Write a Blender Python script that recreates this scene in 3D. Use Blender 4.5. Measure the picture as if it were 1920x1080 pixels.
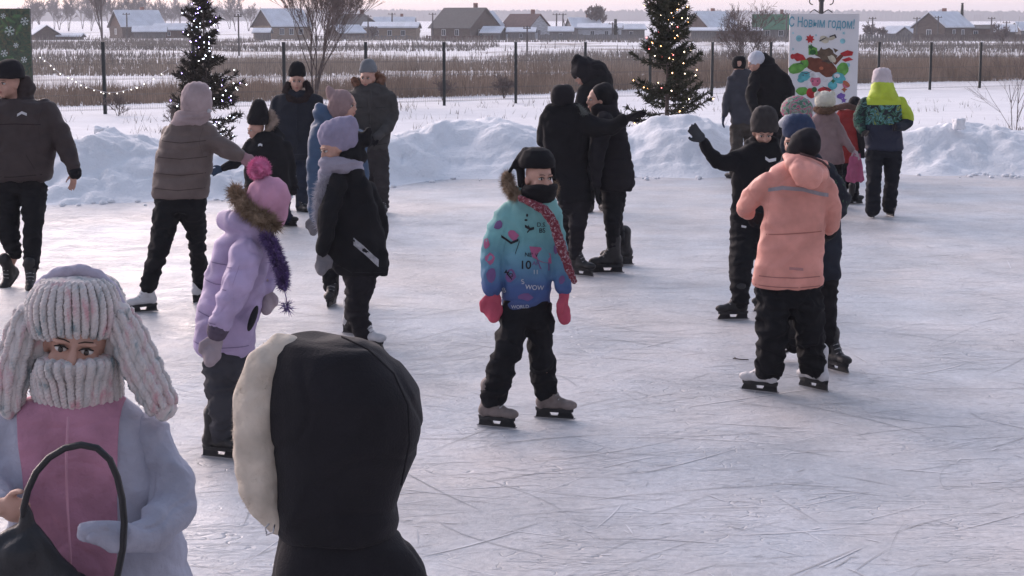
import bpy, bmesh, math, random
import numpy as np
from mathutils import Vector, Matrix, noise
from mathutils.bvhtree import BVHTree
R = math.radians
S = bpy.context.scene
C = S.collection
for o in list(bpy.data.objects): bpy.data.objects.remove(o)

# ------------------------------------------------------------------ camera
EYE = 2.25; FPX = 3300.0; PITCH = math.atan(505/FPX)
cam = bpy.data.objects.new('camera', bpy.data.cameras.new('camera')); C.objects.link(cam)
cam.location = (0, 0, EYE); cam.rotation_euler = (math.pi/2-PITCH, 0, 0)
cam.data.sensor_width = 36; cam.data.lens = 36*FPX/1920
cam.data.clip_start = 0.1; cam.data.clip_end = 12000
S.camera = cam

# ------------------------------------------------------------------ light
w = bpy.data.worlds.new('World'); S.world = w; w.use_nodes = True
nt = w.node_tree; N = nt.nodes; Lk = nt.links
bg = N['Background']
sky = N.new('ShaderNodeTexSky'); sky.sky_type = 'NISHITA'; sky.sun_disc = False
sky.sun_elevation = R(4); sky.sun_rotation = R(-18); sky.air_density = 1.0; sky.dust_density = 1.5; sky.ozone_density = 2.0
# thin high dusk cloud: a smooth veil, pink near the horizon and blue grey overhead
tc = N.new('ShaderNodeTexCoord'); sp = N.new('ShaderNodeSeparateXYZ'); Lk.new(tc.outputs['Generated'], sp.inputs[0])
ramp = N.new('ShaderNodeValToRGB'); Lk.new(sp.outputs['Z'], ramp.inputs[0])
cr = ramp.color_ramp
cr.elements[0].position = 0.0; cr.elements[0].color = (0.60, 0.465, 0.455, 1)
cr.elements[1].position = 1.0; cr.elements[1].color = (0.27, 0.33, 0.47, 1)
for p_, c_ in ((0.06, (0.70, 0.60, 0.63, 1)), (0.20, (0.62, 0.62, 0.74, 1)), (0.5, (0.37, 0.42, 0.56, 1))):
    e = cr.elements.new(p_); e.color = c_
mx = N.new('ShaderNodeMixRGB'); mx.inputs[0].default_value = 0.86
scl = N.new('ShaderNodeMixRGB'); scl.blend_type = 'MULTIPLY'; scl.inputs[0].default_value = 1; scl.inputs[2].default_value = (0.10, 0.10, 0.10, 1)
Lk.new(sky.outputs[0], scl.inputs[1]); Lk.new(scl.outputs[0], mx.inputs[1]); Lk.new(ramp.outputs[0], mx.inputs[2])
# the glow of the sun that has just gone into the haze: the sky ahead is brighter than the sky behind the camera
dt = N.new('ShaderNodeVectorMath'); dt.operation = 'DOT_PRODUCT'; Lk.new(tc.outputs['Generated'], dt.inputs[0]); dt.inputs[1].default_value = (-0.3, 0.95, 0)
gl = N.new('ShaderNodeMapRange'); Lk.new(dt.outputs['Value'], gl.inputs[0]); gl.interpolation_type = 'SMOOTHSTEP'
gl.inputs[1].default_value = -0.7; gl.inputs[2].default_value = 1.0; gl.inputs[3].default_value = 0.55; gl.inputs[4].default_value = 1.15
gm = N.new('ShaderNodeVectorMath'); gm.operation = 'SCALE'; Lk.new(mx.outputs[0], gm.inputs[0]); Lk.new(gl.outputs[0], gm.inputs['Scale'])
Lk.new(gm.outputs[0], bg.inputs[0]); bg.inputs[1].default_value = 1.0
sun = bpy.data.objects.new('sun', bpy.data.lights.new('sun', 'SUN')); C.objects.link(sun)
sun.data.energy = 3.3; sun.data.angle = R(58); sun.data.color = (1.0, 0.80, 0.74)
SUN_AZ, SUN_EL = R(-38), R(14)          # low, ahead of the camera and a little to the left
dv = Vector((math.sin(SUN_AZ)*math.cos(SUN_EL), math.cos(SUN_AZ)*math.cos(SUN_EL), math.sin(SUN_EL)))
sun.rotation_euler = dv.to_track_quat('Z', 'Y').to_euler()
S.view_settings.view_transform = 'Standard'; S.view_settings.look = 'None'
S.view_settings.exposure = 1.0; S.view_settings.gamma = 1
S.render.engine = 'CYCLES'

# ------------------------------------------------------------------ helpers
CP, SP = math.cos(PITCH), math.sin(PITCH)
def ray(px, py):
    a, b = (px-960)/FPX, -(py-540)/FPX
    return Vector((a, CP+b*SP, -SP+b*CP))
def P(px, py, Y):                     # the point at distance Y that the photo shows at px, py
    d = ray(px, py); return Vector((0, 0, EYE)) + d*(Y/d.y)
def G(px, py, z=0.0):                 # the point of the level z there
    d = ray(px, py); return Vector((0, 0, EYE)) + d*((z-EYE)/d.z)
def mpp(px, py, Y): return Y/ray(px, py).y/FPX      # metres per photo pixel

def tag(o, label=None, cat=None, group=None, kind=None):
    if label: o['label'] = label
    if cat: o['category'] = cat
    if group: o['group'] = group
    if kind: o['kind'] = kind
    return o
def empty(name, loc, label, cat, group=None, rz=0):
    o = bpy.data.objects.new(name, None); C.objects.link(o); o.location = loc; o.rotation_euler = (0, 0, rz)
    o.empty_display_size = 0.2
    return tag(o, label, cat, group)
class MB:
    def __init__(s): s.v = []; s.f = []; s.m = []; s.mi = 0
    def add(s, v, f):
        n = len(s.v); s.v += [tuple(x) for x in v]; s.f += [tuple(i+n for i in q) for q in f]; s.m += [s.mi]*len(f)
    def box(s, c, d, M=None):
        x, y, z = d[0]/2, d[1]/2, d[2]/2
        v = [Vector((a*x, b*y, e*z)) for a in (-1, 1) for b in (-1, 1) for e in (-1, 1)]
        v = [((M @ p) if M else p) + Vector(c) for p in v]
        s.add(v, [(0, 1, 3, 2), (4, 6, 7, 5), (0, 4, 5, 1), (2, 3, 7, 6), (0, 2, 6, 4), (1, 5, 7, 3)])
    def tube(s, pts, rad, n=6, caps=True):
        pts = [Vector(p) for p in pts]
        if not hasattr(rad, '__len__'): rad = [rad]*len(pts)
        vs = []; up = None
        for i, p in enumerate(pts):
            t = (pts[min(i+1, len(pts)-1)]-pts[max(i-1, 0)])
            t = t.normalized() if t.length > 1e-9 else Vector((0, 0, 1))
            if up is None: up = t.orthogonal().normalized()
            else:
                up = up - t*up.dot(t); up = up.normalized() if up.length > 1e-6 else t.orthogonal().normalized()
            sd = t.cross(up)
            for k in range(n):
                a = 2*math.pi*k/n; vs.append(p + (up*math.cos(a)+sd*math.sin(a))*rad[i])
        f = []
        for i in range(len(pts)-1):
            for k in range(n):
                f.append((i*n+k, i*n+(k+1) % n, (i+1)*n+(k+1) % n, (i+1)*n+k))
        if caps:
            f.append(tuple(reversed(range(n)))); f.append(tuple((len(pts)-1)*n+k for k in range(n)))
        s.add(vs, f)
    def ell(s, c, A, seg=14, rings=9):            # A: 3x3 matrix whose columns are the half axes
        c = Vector(c); vs = [c + A @ Vector((0, 0, 1))]
        for i in range(1, rings):
            th = math.pi*i/rings
            for k in range(seg):
                a = 2*math.pi*k/seg
                vs.append(c + A @ Vector((math.sin(th)*math.cos(a), math.sin(th)*math.sin(a), math.cos(th))))
        vs.append(c + A @ Vector((0, 0, -1)))
        f = [(0, 1+k, 1+(k+1) % seg) for k in range(seg)]
        for i in range(rings-2):
            b = 1+i*seg
            for k in range(seg): f.append((b+k, b+seg+k, b+seg+(k+1) % seg, b+(k+1) % seg))
        b = 1+(rings-2)*seg; l = len(vs)-1
        f += [(b+(k+1) % seg, b+k, l) for k in range(seg)]
        s.add(vs, f)
    def sph(s, c, r, seg=12, rings=8): s.ell(c, Matrix.Diagonal((r, r, r)), seg, rings)
    def cap(s, a, ra, b, rb):
        a, b = Vector(a), Vector(b)
        s.sph(a, ra); s.sph(b, rb)
        if (b-a).length > 1e-5: s.tube([a, b], [ra, rb], 12)
    def chain(s, pts):                             # [(Vector, r)]
        for i in range(len(pts)-1): s.cap(pts[i][0], pts[i][1], pts[i+1][0], pts[i+1][1])
    def mesh(s, name, loc=(0, 0, 0)):
        me = bpy.data.meshes.new(name); l = Vector(loc)
        me.from_pydata([Vector(p)-l for p in s.v], [], s.f)
        return me
    def build(s, name, mats, parent=None, smooth=False, world=True, loc=None):
        """world: vertices are in world space and the parent is an unrotated empty"""
        l = parent_loc(parent) if (parent and world) else (Vector(loc) if loc else Vector((0, 0, 0)))
        me = s.mesh(name, l)
        if not isinstance(mats, (list, tuple)): mats = [mats]
        for m in mats: me.materials.append(m)
        if len(mats) > 1: me.polygons.foreach_set('material_index', s.m)
        if smooth: me.polygons.foreach_set('use_smooth', [True]*len(me.polygons))
        me.update()
        o = bpy.data.objects.new(name, me); C.objects.link(o)
        if parent: o.parent = parent
        elif loc is not None: o.location = loc
        return o
def parent_loc(p):
    v = Vector((0, 0, 0))
    while p: v += p.location; p = p.parent
    return v
def npmesh(name, V, F, mat, smooth=False):        # fast: arrays of verts and of equal sized faces
    me = bpy.data.meshes.new(name); k = F.shape[1]
    me.vertices.add(len(V)); me.vertices.foreach_set('co', V.astype(np.float32).ravel())
    me.loops.add(F.size); me.loops.foreach_set('vertex_index', F.astype(np.int32).ravel())
    me.polygons.add(len(F)); me.polygons.foreach_set('loop_start', np.arange(0, F.size, k, dtype=np.int32))
    me.polygons.foreach_set('loop_total', np.full(len(F), k, dtype=np.int32))
    if smooth: me.polygons.foreach_set('use_smooth', np.ones(len(F), dtype=bool))
    me.update(calc_edges=True); me.validate()
    for m in (mat if isinstance(mat, (list, tuple)) else [mat]): me.materials.append(m)
    return me
def addobj(name, me, parent=None):
    o = bpy.data.objects.new(name, me); C.objects.link(o); o.parent = parent; return o
def share(name, src, parent, loc=None):           # another object on the same mesh
    o = bpy.data.objects.new(name, src.data); C.objects.link(o); o.parent = parent
    if loc is not None: o.location = loc
    return o

# ------------------------------------------------------------------ materials
def newmat(name):
    m = bpy.data.materials.new(name); m.use_nodes = True
    return m, m.node_tree.nodes, m.node_tree.links, m.node_tree.nodes['Principled BSDF']
def node(N, t, **k):
    n = N.new(t)
    for a, b in k.items(): setattr(n, a, b)
    return n
_mc = {}
def mat(name, col, rough=0.85, var=0.22, vs=9.0, bump=0.25, bs=90.0, spec=0.3, stretch=None, col2=None, sheen=0.0, metal=0.0):
    """cloth, wood, metal or plaster: colour with two scales of variation and a fine relief"""
    key = name
    if key in _mc: return _mc[key]
    m, N, L, b = newmat(name)
    tc = N.new('ShaderNodeTexCoord'); mp = N.new('ShaderNodeMapping'); L.new(tc.outputs['Object'], mp.inputs[0])
    if stretch: mp.inputs['Scale'].default_value = stretch
    n1 = N.new('ShaderNodeTexNoise'); n1.inputs['Scale'].default_value = vs; n1.inputs['Detail'].default_value = 6
    n2 = N.new('ShaderNodeTexNoise'); n2.inputs['Scale'].default_value = bs; n2.inputs['Detail'].default_value = 3
    L.new(mp.outputs[0], n1.inputs[0]); L.new(mp.outputs[0], n2.inputs[0])
    r = N.new('ShaderNodeValToRGB'); L.new(n1.outputs['Fac'], r.inputs[0])
    c2 = col2 if col2 else tuple(min(1, c*(1+var)) for c in col)
    c1 = tuple(c*(1-var) for c in col)
    r.color_ramp.elements[0].position = 0.32; r.color_ramp.elements[0].color = (*c1, 1)
    r.color_ramp.elements[1].position = 0.68; r.color_ramp.elements[1].color = (*c2, 1)
    L.new(r.outputs[0], b.inputs['Base Color'])
    bp = N.new('ShaderNodeBump'); bp.inputs['Strength'].default_value = bump; bp.inputs['Distance'].default_value = 0.004
    L.new(n2.outputs['Fac'], bp.inputs['Height']); L.new(bp.outputs[0], b.inputs['Normal'])
    b.inputs['Roughness'].default_value = rough; b.inputs['Specular IOR Level'].default_value = spec; b.inputs['Metallic'].default_value = metal
    if sheen: b.inputs['Sheen Weight'].default_value = sheen
    _mc[key] = m
    return m
def glow(name, col, st):
    m, N, L, b = newmat(name)
    b.inputs['Base Color'].default_value = (*col, 1); b.inputs['Emission Color'].default_value = (*col, 1); b.inputs['Emission Strength'].default_value = st
    return m

def snow_mat(name, base=(0.80, 0.81, 0.84), patches=False):
    m, N, L, b = newmat(name)
    tc = N.new('ShaderNodeTexCoord')
    n1 = N.new('ShaderNodeTexNoise'); n1.inputs['Scale'].default_value = 1.3; n1.inputs['Detail'].default_value = 8; L.new(tc.outputs['Object'], n1.inputs[0])
    n2 = N.new('ShaderNodeTexNoise'); n2.inputs['Scale'].default_value = 22; n2.inputs['Detail'].default_value = 6; L.new(tc.outputs['Object'], n2.inputs[0])
    r = N.new('ShaderNodeValToRGB'); L.new(n1.outputs['Fac'], r.inputs[0])
    r.color_ramp.elements[0].color = (*[c*0.90 for c in base], 1); r.color_ramp.elements[1].color = (*base, 1)
    r.color_ramp.elements[0].position = .3; r.color_ramp.elements[1].position = .7
    out = r.outputs[0]
    if patches:      # open ground beyond the fence: dry grass and soil show through the thin snow
        sp = N.new('ShaderNodeSeparateXYZ'); L.new(tc.outputs['Object'], sp.inputs[0])
        mp = N.new('ShaderNodeMapping'); mp.inputs['Scale'].default_value = (0.05, 0.035, 0.05); L.new(tc.outputs['Object'], mp.inputs[0])
        n3 = N.new('ShaderNodeTexNoise'); n3.inputs['Scale'].default_value = 1.6; n3.inputs['Detail'].default_value = 10; n3.inputs['Roughness'].default_value = .72; L.new(mp.outputs[0], n3.inputs[0])
        r3 = N.new('ShaderNodeValToRGB'); L.new(n3.outputs['Fac'], r3.inputs[0])
        r3.color_ramp.elements[0].position = .50; r3.color_ramp.elements[0].color = (0, 0, 0, 1)
        r3.color_ramp.elements[1].position = .60; r3.color_ramp.elements[1].color = (1, 1, 1, 1)
        mr = N.new('ShaderNodeMapRange'); L.new(sp.outputs['Y'], mr.inputs[0])
        mr.inputs[1].default_value = 52; mr.inputs[2].default_value = 75; mr.inputs[3].default_value = 0; mr.inputs[4].default_value = 0.85
        mr2 = N.new('ShaderNodeMapRange'); L.new(sp.outputs['Y'], mr2.inputs[0])
        mr2.inputs[1].default_value = 420; mr2.inputs[2].default_value = 520; mr2.inputs[3].default_value = 1; mr2.inputs[4].default_value = 0.0
        mu = N.new('ShaderNodeMath'); mu.operation = 'MULTIPLY'; L.new(r3.outputs[0], mu.inputs[0]); L.new(mr.outputs[0], mu.inputs[1])
        mu2 = N.new('ShaderNodeMath'); mu2.operation = 'MULTIPLY'; L.new(mu.outputs[0], mu2.inputs[0]); L.new(mr2.outputs[0], mu2.inputs[1])
        mxx = N.new('ShaderNodeMixRGB'); L.new(mu2.outputs[0], mxx.inputs[0]); L.new(out, mxx.inputs[1]); mxx.inputs[2].default_value = (0.20, 0.165, 0.145, 1)
        out = mxx.outputs[0]
    L.new(out, b.inputs['Base Color'])
    bp = N.new('ShaderNodeBump'); bp.inputs['Strength'].default_value = .55; bp.inputs['Distance'].default_value = .03
    L.new(n2.outputs['Fac'], bp.inputs['Height']); L.new(bp.outputs[0], b.inputs['Normal'])
    b.inputs['Roughness'].default_value = .9; b.inputs['Specular IOR Level'].default_value = .15
    return m

def ice_mat():
    m, N, L, b = newmat('scuffed ice')
    tc = N.new('ShaderNodeTexCoord')
    def noi(scale, det, src, rough=.6, dist=0):
        n = N.new('ShaderNodeTexNoise'); n.inputs['Scale'].default_value = scale; n.inputs['Detail'].default_value = det
        n.inputs['Roughness'].default_value = rough; n.inputs['Distortion'].default_value = dist; L.new(src, n.inputs[0]); return n.outputs['Fac']
    def rmp(src, p0, p1, c0, c1):
        r = N.new('ShaderNodeValToRGB'); L.new(src, r.inputs[0]); e = r.color_ramp.elements
        e[0].position = p0; e[1].position = p1; e[0].color = (*c0, 1); e[1].color = (*c1, 1); return r.outputs[0]
    def line_set(rot, sx, sy, scale, dist, width):
        mp = N.new('ShaderNodeMapping'); mp.inputs['Rotation'].default_value = (0, 0, rot); mp.inputs['Scale'].default_value = (sx, sy, 1); L.new(tc.outputs['Object'], mp.inputs[0])
        a = noi(scale, 2.5, mp.outputs[0], .5, dist)
        s1 = N.new('ShaderNodeMath'); s1.operation = 'SUBTRACT'; L.new(a, s1.inputs[0]); s1.inputs[1].default_value = .5
        s2 = N.new('ShaderNodeMath'); s2.operation = 'ABSOLUTE'; L.new(s1.outputs[0], s2.inputs[0])
        return rmp(s2.outputs[0], 0, width, (1, 1, 1), (0, 0, 0))
    l1 = line_set(.25, 1, 5, 1.3, .8, .012); l2 = line_set(-.5, 1, 4, 1.7, 1.2, .010); l3 = line_set(1.2, 1, 3, 1.5, 1.0, .010)
    a1 = N.new('ShaderNodeMath'); a1.operation = 'MAXIMUM'; L.new(l1, a1.inputs[0]); L.new(l2, a1.inputs[1])
    a2 = N.new('ShaderNodeMath'); a2.operation = 'MAXIMUM'; L.new(a1.outputs[0], a2.inputs[0]); L.new(l3, a2.inputs[1])
    brk = rmp(noi(1.1, 4, tc.outputs['Object']), .42, .62, (0, 0, 0), (1, 1, 1))
    a3 = N.new('ShaderNodeMath'); a3.operation = 'MULTIPLY'; L.new(a2.outputs[0], a3.inputs[0]); L.new(brk, a3.inputs[1])
    mp = N.new('ShaderNodeMapping'); mp.inputs['Scale'].default_value = (1, .8, 1); L.new(tc.outputs['Object'], mp.inputs[0])
    mott = rmp(noi(.9, 9, mp.outputs[0], .68), .36, .66, (0.45, 0.455, 0.46), (0.64, 0.635, 0.635))
    fine = rmp(noi(26, 5, mp.outputs[0], .7), .36, .66, (.84, .84, .85), (1.04, 1.04, 1.04))
    mm = N.new('ShaderNodeMixRGB'); mm.blend_type = 'MULTIPLY'; mm.inputs[0].default_value = 1; L.new(mott, mm.inputs[1]); L.new(fine, mm.inputs[2])
    tint = rmp(noi(.55, 5, mp.outputs[0], .6), .40, .62, (.93, .97, 1.03), (1.05, 1.0, .985))
    mt = N.new('ShaderNodeMixRGB'); mt.blend_type = 'MULTIPLY'; mt.inputs[0].default_value = 1; L.new(mm.outputs[0], mt.inputs[1]); L.new(tint, mt.inputs[2]); mm = mt
    dk = N.new('ShaderNodeMixRGB'); L.new(a3.outputs[0], dk.inputs[0]); L.new(mm.outputs[0], dk.inputs[1]); dk.inputs[2].default_value = (0.36, 0.37, 0.40, 1)
    df = N.new('ShaderNodeMath'); df.operation = 'MULTIPLY'; L.new(a3.outputs[0], df.inputs[0]); df.inputs[1].default_value = .55; L.new(df.outputs[0], dk.inputs[0])
    L.new(dk.outputs[0], b.inputs['Base Color'])
    rr = N.new('ShaderNodeMapRange'); L.new(noi(2.8, 9, tc.outputs['Object'], .75), rr.inputs[0]); rr.inputs[1].default_value = .35; rr.inputs[2].default_value = .65; rr.inputs[3].default_value = .36; rr.inputs[4].default_value = .58
    L.new(rr.outputs[0], b.inputs['Roughness'])
    ht = N.new('ShaderNodeMath'); ht.operation = 'SUBTRACT'; L.new(noi(14, 8, mp.outputs[0], .72), ht.inputs[0]); L.new(a3.outputs[0], ht.inputs[1])
    bp = N.new('ShaderNodeBump'); bp.inputs['Strength'].default_value = .5; bp.inputs['Distance'].default_value = .02
    L.new(ht.outputs[0], bp.inputs['Height']); L.new(bp.outputs[0], b.inputs['Normal'])
    b.inputs['Specular IOR Level'].default_value = .5; b.inputs['IOR'].default_value = 1.31
    return m
# ------------------------------------------------------------------ ground
rnd = random.Random(7); nrng = np.random.default_rng(11)
def terr(x, y):                          # level ground round the rink, a shallow dip beyond the fence, level fields
    t = min(max((y-62)/90, 0), 1); t = t*t*(3-2*t)
    return -1.3*t
SNOW = snow_mat('fresh snow'); FIELD = snow_mat('thin snow on the field', (0.78, 0.775, 0.80), True)
def ground_grid():
    ys = [-14.0]
    while ys[-1] < 9000: ys.append(ys[-1] + (0.55 if ys[-1] < 70 else 0.022*max(ys[-1], 25)))
    nx = 120; V = []; F = []
    for y in ys:
        hw = 24 + abs(y)*0.55
        for i in range(nx+1):
            x = -hw + 2*hw*i/nx
            z = terr(x, y) - 0.02
            if y > 26: z += 0.05*noise.noise(Vector((x*.35, y*.35, 0))) + 0.16*noise.noise(Vector((x*.06, y*.04, 3)))*min(1, (y-26)/40)
            else: z -= 0.03
            V.append((x, y, z))
    n = nx+1; F = [(j*n+i, j*n+i+1, (j+1)*n+i+1, (j+1)*n+i) for j in range(len(ys)-1) for i in range(nx)]
    return npmesh('snow_field', np.array(V), np.array(F), FIELD, True)
tag(addobj('snow_field', ground_grid()), kind='structure')

# the rink: one sheet of ice, with the skate cuts as real thin grooves and ridges of shaved ice
ICE = ice_mat()
me = npmesh('ice', np.array([(-22, -12, 0), (22, -12, 0), (22, 27, 0), (-22, 27, 0)], float), np.array([[0, 1, 2, 3]]), ICE)
tag(addobj('ice', me), kind='structure')
def cuts(name, n, col, rough, seed, wlo, whi):
    rg = np.random.default_rng(seed); V = []; F = []; b = 0
    for k in range(n):
        y = 3.2 + 20.5*rg.random()**1.25; x = (rg.random()-.5)*2*(1.0+y*0.34)
        a = rg.normal(0, .6) + (math.pi if rg.random() < .5 else 0); L = (0.06 + rg.random()**4*1.2)*min(1, .25+y/14)
        kv = rg.normal(0, .4); seg = 7; wd = wlo + (whi-wlo)*rg.random()**2
        px_, py_ = x, y; h = 0.0025 + 0.001*rg.random()
        for i in range(seg+1):
            t = i/seg; ww = wd*math.sin(math.pi*min(max(t, .03), .97))**.6
            nx_, ny_ = -math.sin(a), math.cos(a)
            V += [(px_+nx_*ww, py_+ny_*ww, h), (px_-nx_*ww, py_-ny_*ww, h)]
            px_ += math.cos(a)*L/seg; py_ += math.sin(a)*L/seg; a += kv*L/seg
        F += [(b+2*i, b+2*i+1, b+2*i+3, b+2*i+2) for i in range(seg)]; b += 2*(seg+1)
    V = np.array(V)
    me = npmesh(name, V, np.array(F), mat(name+' surface', col, rough, .25, 3, .5, 60, .4))
    tag(addobj(name, me), kind='stuff')
    bpy.data.objects[name]['label'] = 'skate cuts crossing the rink ice'
cuts('skate_cuts', 5200, (0.36, 0.37, 0.39), .6, 3, .001, .004)
cuts('shaved_ice', 3600, (0.62, 0.62, 0.64), .9, 5, .001, .006)

# shovelled snow banks round the far edge of the rink
FOOT = [(-30, 23.0), (-5.5, 21.6), (-4.2, 22.0), (-2.6, 22.8), (-1, 25.0), (.6, 25.2), (2.5, 25.4), (5, 26.0), (7.0, 25.6), (9, 25.2), (30, 25.5)]
TOPH = [(-30, .75), (-6.6, .72), (-5.9, .80), (-5.4, .92), (-4.9, .80), (-4.3, .50), (-2.5, .45), (-1.9, .66), (-1.2, .78), (0, .84), (.9, .62), (1.8, .62), (2.2, .86), (3.0, .92), (3.5, .72), (4.6, .5), (5.8, .62), (6.4, .66), (7.0, .74), (8, .66), (30, .7)]
def lerp(tab, x):
    for (a, b), (c, d) in zip(tab, tab[1:]):
        if x <= c: t = (x-a)/(c-a); t = max(0, t); return b+(d-b)*t
    return tab[-1][1]
nz_ = noise.noise
def bank():
    xs = np.arange(-15, 15.01, .05); us = np.concatenate([np.arange(-.5, 3.2, .05), np.arange(3.2, 6.4, .12)])
    V = np.zeros((len(us), len(xs), 3))
    for i, x in enumerate(xs):
        f = lerp(FOOT, x) + .35*noise.noise(Vector((x*.9, 0, 5))); T = .87*lerp(TOPH, x)*(1+.1*noise.noise(Vector((x*1.7, 2, 0))))
        for j, u in enumerate(us):
            y = f+u
            if u < 1.5: s = max(0, min(1, (u+.45)/1.95)); h = T*(s*s*(3-2*s))
            else: s = min(1, (u-1.5)/4.2); h = T*(1-s*s*(3-2*s))
            v = Vector((x, y, 0)); env = min(1, max(0, h/.22))
            h += env*(.13*noise.noise(v*1.1) + .075*noise.noise(v*2.9) + .05*abs(noise.noise(v*5.5)) + .028*noise.noise(v*11))
            if h > .05 and (x < -3.2 or x > 6.2 or nz_(v*.5) > .1):
                d_ = noise.voronoi(v*2.6+Vector((nz_(v*3)*.5, 0, 0)))[0]; h += (.10 if x < -3.2 else .07 if x > 6.2 else .03)*(min(.5, d_[1]-d_[0])-.18)
            c = noise.cell(v*3.3)                     # shovelled lumps
            if h > .12: h += .05*c*max(0, noise.noise(v*.7)+.15)
            V[j, i] = (x, y, h-.035)
    nj, ni = len(us), len(xs)
    idx = np.arange(nj*ni).reshape(nj, ni)
    F = np.stack([idx[:-1, :-1], idx[:-1, 1:], idx[1:, 1:], idx[1:, :-1]], -1).reshape(-1, 4)
    return npmesh('snow_bank', V.reshape(-1, 3), F, SNOW, True)
tag(addobj('snow_bank', bank()), kind='structure')
# loose lumps along the foot of the bank
def lumps():
    mb = MB(); rg = random.Random(3)
    for k in range(420):
        x = rg.uniform(-14, 14); f = lerp(FOOT, x); y = f + rg.gauss(-.05, .28); r = rg.uniform(.012, .05)*(1 if rg.random() < .9 else 1.7)
        A = Matrix.Rotation(rg.random()*6, 3, 'Z') @ Matrix.Diagonal((r*rg.uniform(.8, 1.5), r, r*rg.uniform(.5, .9)))
        mb.ell((x, y, r*.3), A, 7, 5)
    return mb
o = lumps().build('snow_lumps', SNOW, None, True); tag(o, 'small lumps of snow fallen at the foot of the shovelled bank', None, None, 'stuff')

# ------------------------------------------------------------------ dry reeds and tussocks
def blades(name, n, region, hf, wid, col, label, seed, lean=.22):
    rg = np.random.default_rng(seed); V = np.zeros((n, 3, 3)); 
    xs, ys = region(rg, n)
    for k in range(n):
        x, y = xs[k], ys[k]; z = terr(x, y)-.03
        h = hf(x, y)*(.35+.55*rg.random()+.45*rg.random()**4); a = rg.random()*6.28; l = h*lean*rg.normal(); w_ = wid*(.5+rg.random())*(1 if y < 90 else y/90)
        ca, sa = math.cos(a)*w_/2, math.sin(a)*w_/4
        V[k] = ((x-ca, y-sa, z), (x+ca, y+sa, z), (x+l, y+l*.3, z+h))
    F = np.arange(3*n).reshape(n, 3)
    me = npmesh(name, V.reshape(-1, 3), F, mat(name+' straw', col, .95, .35, 1.2, 0, 40, .1))
    return tag(addobj(name, me), label, None, None, 'stuff')
def reg(y0, y1, dens=None, pw=1.0):
    def f(rg, n):
        X = []; Yv = []
        while len(X) < n:
            y = y0+(y1-y0)*rg.random()**pw; x = (rg.random()-.5)*2*(y*.33+2)
            if dens is None or rg.random() < dens(x, y): X.append(x); Yv.append(y)
        return X, Yv
    return f
fenceY = lambda x: 52.0 + .62*x
def dA(x, y):
    d = y-fenceY(x)*.985
    return 1.0 if 2.0 < d < 9.5 + 1.5*noise.noise(Vector((x*.2, 0, 0))) else 0.0
def hA(x, y): return (.60 if x < -4 else .84 if x < 6 else 1.0)*(1+.35*noise.noise(Vector((x*.5, y*.3, 0))) + .35*noise.noise(Vector((x*1.6, y*.9, 4))))
blades('dry_reeds', 40000, reg(40, 78, dA), hA, .026, (0.29, 0.225, 0.18), 'belt of brown dry reeds standing just behind the mesh fence', 1)
def dB(x, y): return 1.0 if noise.noise(Vector((x*.06, y*.05, 9))) > (-.2 if x < -6 or x > 17 else .16) else 0.03
blades('dry_grass', 24000, reg(72, 112, dB), lambda x, y: .85*(1+.4*noise.noise(Vector((x*.2, y*.2, 0)))), .045, (0.29, 0.24, 0.20), 'brown dry grass in patches on the snowy field', 2)
def dC(x, y): return 1.0 if noise.noise(Vector((x*.025, y*.03, 4))) > (.02 if x > -25 else -.1) else 0.01
blades('field_scrub', 26000, reg(112, 300, dC), lambda x, y: 1.0*(1+.5*noise.noise(Vector((x*.1, y*.1, 0)))), .05, (0.21, 0.185, 0.165), 'low grey brown scrub across the far snowy field', 4)
def dD(x, y): return 1.0 if noise.noise(Vector((x*.9, y*.9, 4))) > .22 else .03
blades('snow_stubble', 2600, reg(30, 49, dD), lambda x, y: .2+.22*max(0, noise.noise(Vector((x*.4, y*.4, 0)))), .012, (0.14, 0.11, 0.09), 'thin dry stalks poking through the snow before the fence', 6, .35)

# ------------------------------------------------------------------ far forest
FOREST = mat('far bare forest', (0.070, 0.068, 0.078), .95, .3, .02, 0, 1)
def forest():
    rg = np.random.default_rng(8); V = []; F = []; b = 0
    for row in range(7):
        Y = 2450 + row*45
        x = -1250.0
        while x < 1250:
            pxx = 960+FPX*x/Y
            h = 14.5 + 1.5*math.sin(x*.004+row) + 3.5*max(0, min(1, (1000-pxx)/700)) + rg.normal()*1.1 + 1.2*noise.noise(Vector((x*.02, row, 0)))
            wd = 2.6+2.6*rg.random(); yy = Y + rg.normal()*12; z0 = -2.0
            V += [(x-wd*.7, yy, z0), (x+wd*.7, yy, z0), (x+wd, yy, z0+h*.6), (x+wd*.4, yy+1, z0+h*.92), (x+rg.normal()*.5, yy, z0+h), (x-wd*.5, yy-1, z0+h*.88), (x-wd, yy, z0+h*.55), (x, yy+5, z0+h*.6)]
            F += [(b, b+1, b+2), (b, b+2, b+6), (b+6, b+2, b+3), (b+6, b+3, b+5), (b+5, b+3, b+4), (b+1, b+7, b+2), (b, b+6, b+7), (b+7, b+5, b+4), (b+7, b+4, b+3)]; b += 8
            x += wd*1.15
    return npmesh('forest', np.array(V), np.array(F), FOREST)
tag(addobj('forest', forest()), 'long blue grey wood closing the horizon behind the village', None, None, 'stuff')
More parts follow.
